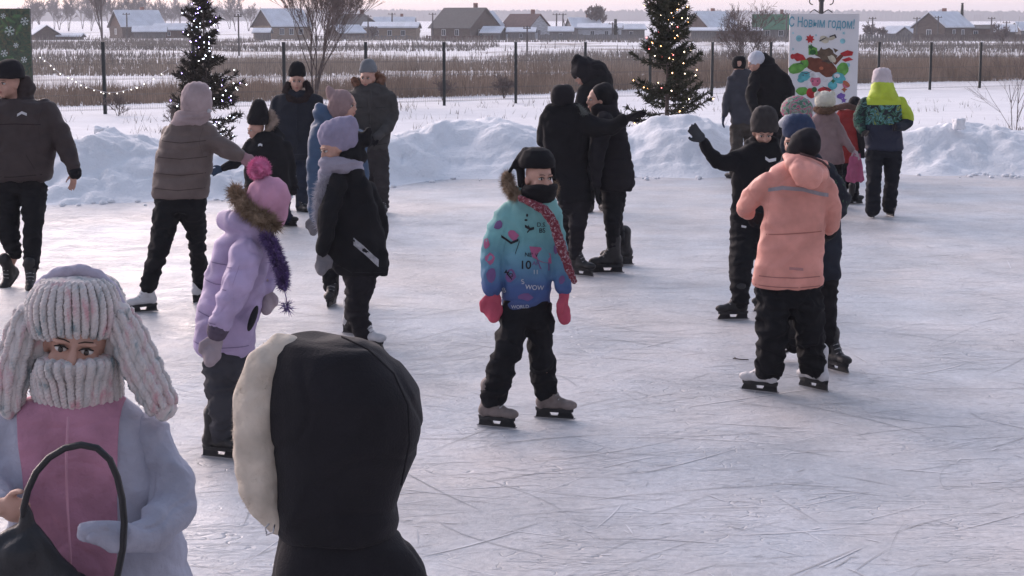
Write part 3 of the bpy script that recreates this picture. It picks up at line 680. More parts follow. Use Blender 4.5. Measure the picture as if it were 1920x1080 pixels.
paint('cream_patch_print', (.50, .46, .36), [el(1560, 110, 8, 6, .5, 12, .2), el(1546, 74, 9, 7, .3, 14, .1), el(1560, 71, 8, 4, -.4)], 3)
paint('red_print', (.42, .035, .04), [[(1483, 104), (1495, 99), (1506, 103), (1512, 112), (1494, 115)], el(1486, 106, 4, 5), star(1519, 73, 9, 7, .6), el(1546, 171, 13, 8, 0, 12, .1), el(1521, 175, 9, 10, 0, 12, .1), [(1575, 100), (1589, 94), (1600, 97), (1598, 104), (1583, 106)], [(1578, 112), (1592, 107), (1600, 112), (1585, 116)]], 3)
paint('green_print', (.13, .34, .07), [el(1494, 128, 16, 10, -.3, 14, .06), el(1508, 119, 8, 9), el(1580, 130, 11, 13, .4, 14, .06), [(1516, 84), (1532, 90), (1533, 102), (1516, 103)], el(1522, 92, 8, 5, .8), el(1504, 171, 12, 8, 0, 12, .1)], 2)
paint('dark_green_print', (.035, .12, .04), [el(1524, 98, 6, 5), star(1521, 88, 6, 4), el(1527, 168, 5, 5), star(1562, 152, 5, 4)], 4)
paint('teal_print', (.10, .38, .42), [el(1508, 143, 12, 9, -.3, 14, .08), el(1573, 146, 13, 10, .5, 14, .08), el(1561, 160, 9, 8), el(1502, 150, 7, 5)], 3)
paint('pink_print', (.52, .14, .22), [el(1529, 152, 10, 10), el(1586, 160, 6, 5, .4, 12, .2)], 4)
paint('white_trim_print', (.62, .62, .64), [el(1529, 141, 11, 5), el(1517, 158, 5, 6), el(1547, 150, 5, 5), el(1569, 142, 6, 4)], 5)
paint('violet_print', (.17, .10, .36), [el(1577, 180, 7, 6, 0, 12, .2), star(1582, 188, 6, 5)], 4)
paint('orange_print', (.40, .13, .07), [el(1587, 157, 8, 4, .7), star(1583, 168, 6, 4), el(1540, 128, 4, 3)], 5)
paint('ink_print', (.05, .05, .06), [el(1524, 152, 1.3, 1.3), el(1533, 152, 1.3, 1.3), el(1506, 141, 1.3, 1.3), el(1569, 145, 1.3, 1.3), [(1535, 116), (1552, 113), (1568, 122), (1552, 115)], [(1500, 135), (1512, 137), (1524, 133), (1512, 139)], [(1540, 160), (1552, 166), (1566, 170), (1551, 168)], [(1490, 122), (1503, 117), (1508, 123), (1502, 119)], [(1536, 76), (1548, 70), (1549, 71.5), (1537, 78)], [(1555, 68), (1566, 64), (1569, 70), (1567, 72), (1564, 67), (1556, 70)]], 6)
sc_ = mpp(1540, 40, BY)
tm = text_mesh('С Новым годом!', .235, .002); tm.materials.append(mat('blue lettering', (.13, .36, .46), .6, .1, 10, 0, 20)); to = addobj('greeting_text', tm, ban)
q = P(1541, 44, BY-.024); to.location = q-ban.location; to.rotation_euler = (math.pi/2, R(2), 0); to.scale = (.50, .80, 1); to['kind'] = 'stuff'

# ornate post with scrolls behind the banner
IRON = mat('dark iron', (.05, .05, .055), .5, .1, 8, 0, 20, .4)
pc = P(1540, 10, BY+.25); ot = empty('ornate_post', (pc.x, pc.y, 0), 'iron post with scrolled brackets rising behind the painted banner', 'post')
m = MB(); m.tube([(pc.x, pc.y, 0), (pc.x, pc.y, 3.4)], .034, 10); m.build('pole', IRON, ot)
for s in (-1, 1):
    m = MB(); pts = []
    for i in range(26):
        a = i/25*4.6; r = .085*(1-.55*i/25); pts.append((pc.x+s*(.04+.075+math.cos(math.pi-a)*r), pc.y, b_t+.17+math.sin(a)*r))
    m.tube(pts, .008, 6); m.tube([(pc.x+s*.03, pc.y, b_t+.02), (pc.x+s*.10, pc.y, b_t+.06), (pc.x+s*.16, pc.y, b_t+.02)], .008, 6)
    m.tube([(pc.x+s*.13, pc.y, b_t+.24), (pc.x+s*.135, pc.y, b_t+.6)], .008, 6); m.build('scroll', IRON, ot)

# green banner at the left edge
gx0, gx1 = P(-60, 60, 28).x, P(57, 60, 28).x; gt, gb = P(20, 16, 28).z, .2
gbn = empty('green_banner', ((gx0+gx1)/2, 28, 0), 'green banner printed with fir twigs and pale snowflakes at the left edge', 'banner')
def green_print():
    m, N, L, b = newmat('fir twig print'); tc = N.new('ShaderNodeTexCoord'); mp = N.new('ShaderNodeMapping'); mp.inputs['Scale'].default_value = (9, 1, 9); L.new(tc.outputs['Object'], mp.inputs[0])
    n = N.new('ShaderNodeTexNoise'); n.inputs['Scale'].default_value = 1.0; n.inputs['Detail'].default_value = 5; n.inputs['Distortion'].default_value = 3; L.new(mp.outputs[0], n.inputs[0])
    r = N.new('ShaderNodeValToRGB'); L.new(n.outputs['Fac'], r.inputs[0]); e = r.color_ramp.elements
    e[0].position = .3; e[0].color = (.018, .022, .020, 1); e[1].position = .75; e[1].color = (.10, .19, .07, 1); x = e.new(.5); x.color = (.04, .075, .045, 1); x = e.new(.6); x.color = (.075, .05, .035, 1)
    L.new(r.outputs[0], b.inputs['Base Color']); b.inputs['Roughness'].default_value = .6; return m
m = MB(); m.box(((gx0+gx1)/2, 28, (gt+gb)/2), (gx1-gx0, .03, gt-gb)); m.build('sheet', green_print(), gbn)
m = MB(); m.box((gx1-.02, 28.04, gt/2), (.04, .04, gt)); m.box((gx0+.02, 28.04, gt/2), (.04, .04, gt)); m.build('frame', FPOST, gbn)
tw = MB(); rg = random.Random(6)
for k in range(40):
    cx, cz = rg.uniform(gx0+.1, gx1-.12), rg.uniform(gt-1.5, gt-.1); a = rg.uniform(0, 6.28)
    for j in range(11):
        px_, pz_ = cx+math.cos(a)*.016*j, cz+math.sin(a)*.016*j
        for s in (-1, 1):
            aa = a+s*.8; l = .07*(1-j/14); c = Vector((px_, 27.983-.0001*k, pz_)); d = Vector((math.cos(aa), 0, math.sin(aa)))*l; nn = Vector((-d.z, 0, d.x)).normalized()*.0035
            if c.x+d.x < gx1-.02: tw.add([c-nn, c+nn, c+d], [(0, 1, 2)])
fo_ = tw.build('fir_twig_print', mat('print light fir', (.10, .21, .085), .6, .4, 9, 0, 20), gbn)
fl = MB()
for cx, cz, r in ((18, 58, 10), (46, 40, 8), (45, 112, 6), (6, 30, 5), (30, 85, 5), (8, 100, 7), (36, 140, 6)):
    c = P(cx, cz, 27.975); r *= mpp(cx, cz, 28)
    for i in range(6):
        a = math.pi*i/3+.2
        d = Vector((math.cos(a), 0, math.sin(a))); nn = Vector((-d.z, 0, d.x))*.005; fl.add([c-nn, c+nn, c+d*r+nn, c+d*r-nn], [(0, 1, 2, 3)])
        for s in (-1, 1):
            a2 = a+s*.7; d2 = Vector((math.cos(a2), 0, math.sin(a2)))*r*.4; q = c+d*r*.55+Vector((0, -.0006, 0)); n2 = Vector((-d2.z, 0, d2.x)).normalized()*.004; fl.add([q-n2, q+n2, q+d2+n2, q+d2-n2], [(0, 1, 2, 3)])
fo2 = fl.build('snowflake_print', mat('print pale flake', (.42, .47, .47), .6, .1, 9, 0, 20), gbn)

fo_['kind'] = 'stuff'; fo2['kind'] = 'stuff'
# broken stick and snow block on the left bank, scraps on the ice
WOOD = mat('splintered wood', (.26, .19, .14), .9, .3, 12, .3, 50)
st = P(234, 268, 23.6)
m = MB(); m.tube([st+Vector((-.05, 0, -.12)), st+Vector((-.02, 0, -.02)), st+Vector((.035, .0, .09))], [.022, .026, .008], 6); m.tube([st+Vector((-.02, 0, -.03)), st+Vector((-.11, .02, .02))], [.015, .006], 5)
m.tube([st+Vector((.0, 0, -.03)), st+Vector((.04, .02, -.02)), st+Vector((.05, 0, .06))], [.02, .02, .005], 5)
tag(m.build('broken_stick', WOOD, None, loc=None), 'splintered pale stick poking out of the left snow bank', 'stick')
def block(px, py, Y, sx, sz, label, seed):
    rg = random.Random(seed); c = P(px, py, Y); m = MB(); m.box((0, 0, 0), (sx, sx*.9, sz), Matrix.Rotation(.3, 3, 'Z') @ Matrix.Rotation(rg.gauss(0, .1), 3, 'X'))
    me = m.mesh('snow_block'); bm = bmesh.new(); bm.from_mesh(me); bmesh.ops.subdivide_edges(bm, edges=bm.edges[:], cuts=5, use_grid_fill=True)
    for v in bm.verts: v.co += v.co.normalized()*(-.22*max(0, v.co.length-sz*.62) + .035*noise.noise(v.co*14+Vector((seed, 0, 0))))
    bm.to_mesh(me); bm.free(); me.materials.append(SNOW); me.polygons.foreach_set('use_smooth', [True]*len(me.polygons)); o = addobj('snow_block', me); o.location = c; tag(o, label, 'snow block')
block(190, 253, 23.5, .19, .20, 'square block of snow standing up on top of the left bank', 2)
block(1798, 233, 26.6, .15, .16, 'greyish snow lump tipped up on the right bank', 5)
tw = G(1389, 676)
m = MB(); m.tube([tw+Vector((-.05, .02, .012)), tw+Vector((0, 0, .008)), tw+Vector((.05, -.01, .008))], .004, 5); m.tube([tw+Vector((-.03, .01, .012)), tw+Vector((-.035, .05, .012))], .003, 5)
tag(m.build('twig', BARK, None), 'small dark twig lying on the ice left of the girl in the peach jacket', 'twig')
# ------------------------------------------------------------------ people
def remesh(mb, vox, smooth=3):
    me = mb.mesh('tmp'); o = bpy.data.objects.new('tmp', me); C.objects.link(o)
    r = o.modifiers.new('r', 'REMESH'); r.mode = 'VOXEL'; r.voxel_size = vox
    if smooth:
        s = o.modifiers.new('s', 'SMOOTH'); s.factor = .5; s.iterations = smooth
    dg = bpy.context.evaluated_depsgraph_get(); dg.update()
    out = bpy.data.meshes.new_from_object(o.evaluated_get(dg)); bpy.data.objects.remove(o); bpy.data.meshes.remove(me)
    return out
def disp(me, fn):
    n = len(me.vertices); co = np.empty(n*3); me.vertices.foreach_get('co', co); co = co.reshape(-1, 3)
    no = np.empty(n*3); me.vertices.foreach_get('normal', no); no = no.reshape(-1, 3)
    d = np.array([fn(Vector(c), m) for c, m in zip(co, no)])
    co += no*d[:, None]; me.vertices.foreach_set('co', co.ravel()); me.update()
nz = noise.noise
def folds(A0=.008, fz=16, fx=7, seed=0, quilt=None, qa=.007):
    A = A0*1.25; o = Vector((seed*3.1, seed*1.7, seed*.9))
    def f(c, n):
        p = Vector((c.x*fx+.25*c.z, c.y*fx, c.z*fz))+o
        a = nz(p); d = A*1.15*((1-abs(a)*2.2) - .55) + A*.30*nz(p*2.3) - A*.55*max(0, 1-abs(nz(Vector((c.x*fx*.8-c.z*5, c.y*fx*.8, c.z*fz*.55+c.x*4))+o*2))*9) + A*.8*nz(Vector((c.x*3.2, c.y*3.2, c.z*3.2))+o)
        if quilt: d += qa*(abs(math.sin(math.pi*(c.z+.012*nz(Vector((c.x*4, c.y*4, 0))))/quilt))**.5 - .8)
        return d
    return f
def knit(A=.0022, fr=48, seed=0):
    def f(c, n):
        a = math.atan2(c.y, c.x); return A*math.sin(c.x*fr*6.28*.6)*1.0*math.cos(c.z*fr*2) + .004*nz(c*9+Vector((seed, 0, 0)))
    return f
def woolly(A=.004, s=40): return lambda c, n: A*nz(c*s) + A*nz(c*s*.3)

class Fig:
    def __init__(s, label, Y, base_px, group=None, z=0.0, vox=.011, skin='light skin', cat='person'):
        s.Y = Y; b = P(base_px, 500, Y); s.o = empty('person', (b.x, Y, z), label, cat, group)
        s.vox = vox; s.body = MB(); s.skin = skin; s.loc = Vector((b.x, Y, z)); s.seed = int(base_px) % 97
    def p(s, px, py, dy=0.0): return P(px, py, s.Y+dy)
    def r(s, rp, px=960, py=400, dy=0.0): return rp*mpp(px, py, s.Y+dy)
    # --- shapes into an MB, all given in photo pixels at the figure's own depth
    def chain(s, mb, pts, k=1.0):
        mb.chain([(s.p(q[0], q[1], q[2]), s.r(q[3], q[0], q[1], q[2])*k) for q in pts])
    def rows(s, mb, rows, df=.66, dy=0.0, k=1.0, n=30, ex=2.4):
        rings = []
        for q in rows:
            py, xl, xr = q[:3]; d = q[3] if len(q) > 3 else df; dd = dy + (q[4] if len(q) > 4 else 0)
            c = s.p((xl+xr)/2, py, dd); a = s.r((xr-xl)/2, (xl+xr)/2, py, dd)*k; b = a*d
            ring = []
            for i in range(n):
                t = 2*math.pi*i/n; ct, st_ = math.cos(t), math.sin(t)
                ring.append(c+Vector((a*math.copysign(abs(ct)**(2/ex), ct), b*math.copysign(abs(st_)**(2/ex), st_), 0)))
            rings.append(ring)
        vs = [v for r in rings for v in r]; f = []
        for i in range(len(rings)-1):
            for k2 in range(n): f.append((i*n+k2, (i+1)*n+k2, (i+1)*n+(k2+1) % n, i*n+(k2+1) % n))
        f.append(tuple(range(n))); f.append(tuple((len(rings)-1)*n+k2 for k2 in reversed(range(n))))
        mb.add(vs, f)
    def ell(s, mb, px, py, dy, rx, rd, rz, roll=0.0):
        k = s.r(1, px, py, dy); M = Matrix.Rotation(R(roll), 3, 'Y') @ Matrix.Diagonal((rx*k, rd*k, rz*k)); mb.ell(s.p(px, py, dy), M, 20, 13)
    def prims(s, mb, L):
        for q in L:
            if q[0] == 'c': s.chain(mb, q[1])
            elif q[0] == 'r': s.rows(mb, q[1], *(q[2:]))
            elif q[0] == 'e': s.ell(mb, *q[1:])
    def part(s, name, m, L, fn=None, vox=None, smooth=3, parent=None, label=None):
        mb = MB(); s.prims(mb, L); me = remesh(mb, vox or s.vox, smooth)
        me.transform(Matrix.Translation(-s.loc))
        if fn: disp(me, fn)
        me.polygons.foreach_set('use_smooth', [True]*len(me.polygons)); me.materials.append(m)
        o = addobj(name, me, parent or s.o)
        if label: o['label'] = label
        return o
    def raw(s, name, mb, m, parent=None, smooth=True):
        return mb.build(name, m, parent or s.o, smooth)
    def fur(s, name, m, pts, n, L, wd=.0035, parent=None, core=True, flat=None, droop=.2):
        """a strip or ball of real strands round the chain pts [(px,py,dy,r)]"""
        rg = np.random.default_rng(s.seed+n); W = [(s.p(q[0], q[1], q[2]), s.r(q[3], q[0], q[1], q[2])) for q in pts]
        mb = MB()
        if core:
            c = MB()
            for i in range(max(1, len(W)-1)):
                j = min(i+1, len(W)-1); c.cap(W[i][0], W[i][1]*.72, W[j][0], W[j][1]*.72)
            me = remesh(c, max(.008, s.vox), 1); me.transform(Matrix.Translation(-s.loc)); disp(me, woolly(.006, 50)); me.polygons.foreach_set('use_smooth', [True]*len(me.polygons)); me.materials.append(m)
        V = []
        for k in range(n):
            t = rg.random()*(len(W)-1); i = min(len(W)-2, int(t)) if len(W) > 1 else 0; j = min(i+1, len(W)-1); f = t-i
            c = W[i][0].lerp(W[j][0], f); r = W[i][1]*(1-f)+W[j][1]*f
            d = rg.normal(size=3); d = Vector(d/np.linalg.norm(d)); a = c+d*r*.62
            e = d + Vector(rg.normal(size=3))*.30 + Vector((0, 0, -droop)); e = e.normalized()
            l = L*(.5+.8*rg.random()); sd = e.cross(Vector(rg.normal(size=3))).normalized()*wd*.5
            V += [a-sd, a+sd, a+e*l]
        A = np.array([tuple(v) for v in V]) - np.array(tuple(s.loc)); me2 = npmesh(name, A, np.arange(len(V)).reshape(-1, 3), m)
        if core:
            bm = bmesh.new(); bm.from_mesh(me); bm.from_mesh(me2); bm.to_mesh(me2); bm.free()
        return addobj(name, me2, parent or s.o)
    # --- head with a face, in its own frame; yaw 0 looks at the camera, +90 to the image right, 180 away
    def head(s, px, py, dy, hs, yaw, pitch=0, roll=0, eyes=True, detail=1.0, neck=None):
        """hs: half height of the head in photo pixels"""
        c = s.p(px, py, dy); k = s.r(hs, px, py, dy)/.118
        M = Matrix.Rotation(R(yaw), 3, 'Z') @ Matrix.Rotation(R(pitch), 3, 'X') @ Matrix.Rotation(R(roll), 3, 'Y')
        # local: x = the figure's side, -y = forward (towards the camera), z = up
        T = lambda x, y, z: c + M @ (Vector((x, -y, z))*k)
        b = s.body; D = lambda a, bb, cc: M @ Matrix.Diagonal((a*k, bb*k, cc*k))
        b.ell(T(0, -.012, .028), D(.074, .090, .088), 20, 14); b.ell(T(0, .022, -.030), D(.060, .064, .078), 18, 12)
        b.ell(T(0, .052, -.088), D(.028, .026, .022)); b.ell(T(0, -.01, -.05), D(.062, .06, .06))
        for q in (-1, 1):
            b.ell(T(q*.036, .052, -.028), D(.026, .024, .028)); b.ell(T(q*.075, -.012, -.008), D(.012, .022, .032))
            b.ell(T(q*.028, .074, .026), D(.026, .013, .009))
        b.cap(T(0, .082, .012), .008*k, T(0, .102, -.022), .0125*k); b.ell(T(0, .090, -.026), D(.018, .012, .009))
        b.ell(T(0, .080, -.054), D(.024, .010, .006)); b.ell(T(0, .078, -.066), D(.021, .010, .007))
        s.T, s.hk, s.hM, s.hc = T, k, M, c
        if eyes:
            h = []
            for q in (-1, 1):
                e = MB(); e.ell(T(q*.030, .0735, .008), D(.0150, .0130, .0085), 14, 9); eo = s.raw('eye', e, mat('eye white', (.55, .53, .51), .3, .05, 4, 0, 10, .5))
                i_ = MB(); i_.ell(T(q*.030, .0835, .007), D(.0068, .0045, .0072), 12, 8); s.raw('iris', i_, mat('dark brown iris', (.022, .014, .010), .2, .1, 4, 0, 10, .6), eo)
                w_ = MB(); w_.tube([T(q*.012, .084, .010), T(q*.022, .088, .0165), T(q*.034, .086, .0175), T(q*.046, .077, .012)], [.0014*k, .0026*k, .0028*k, .0014*k], 6); s.raw('eyelashes', w_, mat('dark lashes', (.02, .015, .013), .8), eo)
                w_ = MB(); w_.tube([T(q*.010, .0905, .029), T(q*.024, .0905, .034), T(q*.040, .082, .033), T(q*.050, .070, .027)], [.0014*k, .0022*k, .0018*k, .0008*k], 6); s.raw('eyebrow', w_, mat('brown eyebrow', (.055, .036, .026), .9))
            w_ = MB(); w_.ell(T(0, .0885, -.0555), D(.021, .0035, .0042), 12, 8); w_.ell(T(0, .0865, -.0645), D(.018, .0045, .0048), 12, 8)
            s.raw('lips', w_, mat('lips', (.36, .15, .13), .5, .1, 6, .1, 60))
        if neck: b.cap(T(0, -.02, -.06), .05*k, s.p(*neck[:3]), .055*k)
    # --- hands
    def hand(s, mb, wrist, tip, size=1.0, kind='glove', thumb=1, spread=.16, curl=.5, nrm=None, k=1.0):
        """wrist, tip: world points; four unequal bent fingers and a thumb leaving the side of the palm"""
        d = (tip-wrist).normalized(); n = Vector(nrm) if nrm else Vector((0, -1, 0)); n = (n-d*n.dot(d)).normalized(); sd = d.cross(n).normalized()
        S_ = size; pc = wrist+d*.045*S_
        th = .016*k if kind != 'bare' else .0135
        mb.ell(pc, Matrix((sd*.040*S_*k, d*.052*S_, n*.020*S_*k)).transposed(), 16, 10)
        mb.cap(wrist-d*.03*S_, .026*S_*k, wrist+d*.02*S_, .026*S_*k)
        if kind == 'mitten':
            q = wrist+d*.085*S_; mb.chain([(q, .034*S_*k), (q+d*.045*S_-n*-.012*S_*curl*2, .030*S_*k)]); mb.ell(q+d*.012*S_, Matrix((sd*.044*S_*k, d*.055*S_, n*.026*S_*k)).transposed(), 16, 10)
            b0 = wrist+d*.035*S_+sd*thumb*.030*S_; mb.chain([(b0, .017*S_*k), (b0+(d*.75+sd*thumb*.65)*.035*S_, .018*S_*k), (b0+(d*.95+sd*thumb*.4)*.062*S_, .014*S_*k)])
            return
        for i, (off, L) in enumerate(((-.030, .064), (-.010, .078), (.010, .083), (.030, .074))):
            b0 = wrist+d*.085*S_+sd*(-off)*S_*thumb; dd = (d-sd*off/.03*spread*thumb).normalized(); c1 = curl*.5; c2 = curl*1.1
            p1 = b0+(dd*math.cos(c1*.5)+n*math.sin(c1*.5))*L*.45*S_; p2 = p1+(dd*math.cos(c1+.2)+n*math.sin(c1+.2))*L*.32*S_; p3 = p2+(dd*math.cos(c2)+n*math.sin(c2))*L*.26*S_
            r_ = th*S_*.62; mb.chain([(b0-d*.02*S_, r_*1.1), (b0, r_*1.08), (p1, r_), (p2, r_*.92), (p3, r_*.8)])
        b0 = wrist+d*.028*S_+sd*thumb*.026*S_; p1 = b0+(d*.7+sd*thumb*.75)*.034*S_+n*.006*S_; p2 = p1+(d*.9+sd*thumb*.45)*.028*S_+n*.008*S_; p3 = p2+(d+sd*thumb*.2)*.02*S_+n*.006
        r_ = th*S_*.75; mb.chain([(b0, r_*1.2), (p1, r_), (p2, r_*.92), (p3, r_*.75)])
    def glove(s, name, m, w, t, size=1.0, kind='glove', thumb=1, spread=.16, curl=.5, nrm=None, fn=None, k=1.15, label=None):
        """w, t: (px,py,dy) of wrist and fingertips"""
        mb = MB(); W, T_ = s.p(*w), s.p(*t); s.hand(mb, W, T_, size, kind, thumb, spread, curl, nrm, k)
        me = remesh(mb, min(s.vox, .0075), 2); me.transform(Matrix.Translation(-s.loc)); disp(me, fn or woolly(.0015, 60))
        me.polygons.foreach_set('use_smooth', [True]*len(me.polygons)); me.materials.append(m); o = addobj(name, me, s.o)
        if label: o['label'] = label
        # the hand inside belongs to the body
        d = (T_-W).normalized(); s.body.chain([(W-d*.05*size, .02*size), (W+d*.05*size, .016*size)]); return o
    # --- feet: skates or boots, standing on the ground where the photo shows them
    def foot(s, px, py, heading, boot, L=.25, skate=True, lift=0.0, tilt=0, roll=0, sole=None, blade=None, name='skate', Yk=None, hgt=.0):
        """px, py: where the middle of the blade or sole meets the ice; heading 0 = toe to the image right, 90 = away"""
        g = G(px, py) if Yk is None else P(px, py, Yk)
        if Yk is None: g = Vector((g.x, g.y, 0)); 
        g.z = max(g.z, 0)+lift
        M = Matrix.Rotation(R(heading), 3, 'Z') @ Matrix.Rotation(R(-tilt), 3, 'Y') @ Matrix.Rotation(R(roll), 3, 'X'); k = L/.25
        T = lambda x, y, z: g + M @ (Vector((x, y, z))*k)
        up = .050 if skate else .0
        mb = MB()
        D = lambda a, b_, c: M @ Matrix.Diagonal((a*k, b_*k, c*k))
        mb.ell(T(.075, 0, up+.040), D(.062, .040, .032), 16, 10); mb.ell(T(.0, 0, up+.048), D(.080, .040, .042), 16, 10); mb.ell(T(-.075, 0, up+.050), D(.042, .036, .048), 16, 10)
        mb.chain([(T(-.062, 0, up+.07), .042*k), (T(-.052, 0, up+.13), .045*k), (T(-.050, 0, up+.20), .052*k)]); mb.cap(T(.0, 0, up+.07), .038*k, T(-.04, 0, up+.13), .042*k)
        me = remesh(mb, .0085, 2); me.transform(Matrix.Translation(-s.loc)); disp(me, woolly(.002, 45)); me.polygons.foreach_set('use_smooth', [True]*len(me.polygons)); me.materials.append(boot)
        o = addobj(name, me, s.o)
        so = MB(); n = 16
        top = []
        for i in range(n):
            a = 2*math.pi*i/n; x = math.cos(a)*.118-.002; y = math.sin(a)*(.037 if x > 0 else .031); top.append((x, y))
        hs_ = .006 if skate else 0.0
        v = [T(x, y, up+.020) for x, y in top]+[T(x*.97, y*.92, up+.004-hs_) for x, y in top]
        so.add(v, [tuple(range(n)), tuple(reversed(range(n, 2*n)))]+[(i, i+n, (i+1) % n+n, (i+1) % n) for i in range(n)])
        s.raw('sole', so, sole or M_BLACK_PL, o, False)
        lc = MB()
        for i in range(5):
            z = up+.075+i*.024; x = .028-.016*i; lc.tube([T(x, -.030, z), T(x+.010, 0, z+.010), T(x, .030, z)], .0035*k, 5)
        s.raw('laces', lc, M_LACE, o)
        if skate:
            ho = MB(); u0 = up
            out = [(-.108, u0), (-.112, .020), (-.118, .010), (.112, .010), (.116, .018), (.098, u0), (.030, u0), (.018, .024), (-.022, .024), (-.036, u0)]
            nn_ = len(out)
            ho.add([T(x, -.011 if z > .03 else -.006, z) for x, z in out]+[T(x, .011 if z > .03 else .006, z) for x, z in out],
                   [(0, 1, 2, 8, 9), (2, 3, 7, 8), (3, 4, 5, 6, 7)]+[tuple(nn_+q for q in reversed(t_)) for t_ in ((0, 1, 2, 8, 9), (2, 3, 7, 8), (3, 4, 5, 6, 7))]+[(i, i+nn_, (i+1) % nn_+nn_, (i+1) % nn_) for i in range(nn_)])
            s.raw('blade_holder', ho, sole or M_BLACK_PL, o, False)
            bl = MB(); pr = [(-.130, .012), (-.122, .002), (-.06, .0), (.06, .0), (.118, .004), (.130, .016), (.112, .014), (-.116, .014)]
            bl.add([T(x, -.0022, z) for x, z in pr]+[T(x, .0022, z) for x, z in pr], [tuple(range(8)), tuple(reversed(range(8, 16)))]+[(i, i+8, (i+1) % 8+8, (i+1) % 8) for i in range(8)])
            s.raw('blade', bl, blade or M_STEEL, o, False)
        an = T(-.050, 0, up+.10); s.body.chain([(T(.05, 0, up+.04), .018*k), (T(-.05, 0, up+.05), .022*k), (an, .026*k)])
        return an, T(-.050, 0, up+.20)
    def leg(s, mb, hip, knee, cuff, an, kb=.62, wr=2, mid=None):
        """hip, knee, cuff: (px,py,r); depth runs from the pelvis to the foot"""
        yf = an.y-s.Y; a = hip; b_ = knee; c = cuff
        q = [(a[0], a[1], 0.0, a[2]), (b_[0], b_[1], yf*.5-.03, b_[2]), (c[0], c[1], yf, c[2])]
        if len(hip) > 3: q[0] = (a[0], a[1], hip[3], a[2])
        if len(knee) > 3: q[1] = (b_[0], b_[1], knee[3], b_[2])
        s.chain(mb, q)
        W = [(s.p(*x[:3]), s.r(x[3], *x[:3])*kb) for x in q]; s.body.chain(W+[(an, .026)])
        return q
    def arm(s, pts, kb=.55):
        s.body.chain([(s.p(*q[:3]), s.r(q[3], *q[:3])*kb) for q in pts]); return ('c', pts)
    def torso(s, rows, kb=.72, df=.6, dy=0.0):
        s.rows(s.body, [(q[0], (q[1]+q[2])/2-(q[2]-q[1])/2*kb, (q[1]+q[2])/2+(q[2]-q[1])/2*kb, (q[3] if len(q) > 3 else df)*.85) for q in rows], df*.85, dy)
    def panel(s, name, src, m, test, off=.006, cuts=()):
        """a cloth panel sewn on a garment: the faces of it that pass the test, a little proud"""
        me = src.data; keep = [p for p in me.polygons if test(p.center+s.loc, p.normal)]
        ids = {}; V = []; F = []
        for p in keep:
            q = []
            for i in p.vertices:
                if i not in ids: ids[i] = len(V); V.append(me.vertices[i].co+me.vertices[i].normal*off)
                q.append(ids[i])
            F.append(q)
        n = bpy.data.meshes.new(name); n.from_pydata(V, [], F); n.materials.append(m); n.polygons.foreach_set('use_smooth', [True]*len(F)); n.update()
        if cuts:
            bm = bmesh.new(); bm.from_mesh(n)
            for co, no in cuts: bmesh.ops.bisect_plane(bm, geom=bm.verts[:]+bm.edges[:]+bm.faces[:], plane_co=Vector(co)-s.loc, plane_no=Vector(no), clear_outer=True)
            bm.to_mesh(n); bm.free()
        o = addobj(name, n, s.o); md = o.modifiers.new('thickness', 'SOLIDIFY'); md.thickness = off+.002; md.offset = -1; return o
    def finish(s, vox=None):
        me = remesh(s.body, vox or max(.008, s.vox*.85), 2); me.transform(Matrix.Translation(-s.loc))
        me.polygons.foreach_set('use_smooth', [True]*len(me.polygons)); me.materials.append(SKIN)
        o = addobj('body', me, s.o); return o

def cloth(n, c, **k): return mat('cloth '+n, c, k.pop('rough', .85), k.pop('var', .18), k.pop('vs', 7), k.pop('bump', .35), k.pop('bs', 160), k.pop('spec', .22), **k)
SKIN = mat('skin', (.46, .27, .21), .55, .10, 12, .15, 220, .35)
M_BLACK_PL = mat('black plastic', (.014, .014, .016), .45, .2, 12, .1, 80, .4); M_LACE = mat('pale lace', (.30, .30, .30), .9); M_STEEL = mat('skate steel', (.42, .42, .44), .32, .1, 10, 0, 20, .5, metal=1.0)
BLK = cloth('black', (.0095, .0095, .0115)); BLK2 = cloth('soft black', (.014, .013, .016)); NAVY = cloth('navy', (.015, .020, .040)); BOOTB = mat('black boot leather', (.016, .015, .016), .5, .3, 14, .3, 90, .4); BOOTW = mat('white boot leather', (.50, .49, .50), .5, .12, 14, .2, 90, .35); BOOTG = mat('taupe boot leather', (.17, .14, .13), .6, .3, 14, .3, 90, .35)
def GY(py): return G(960, py).y
def GPY(Y):
    lo, hi = 60, 6000
    for _ in range(50):
        m = (lo+hi)/2
        if P(960, m, Y).z > 0: lo = m
        else: hi = m
    return lo
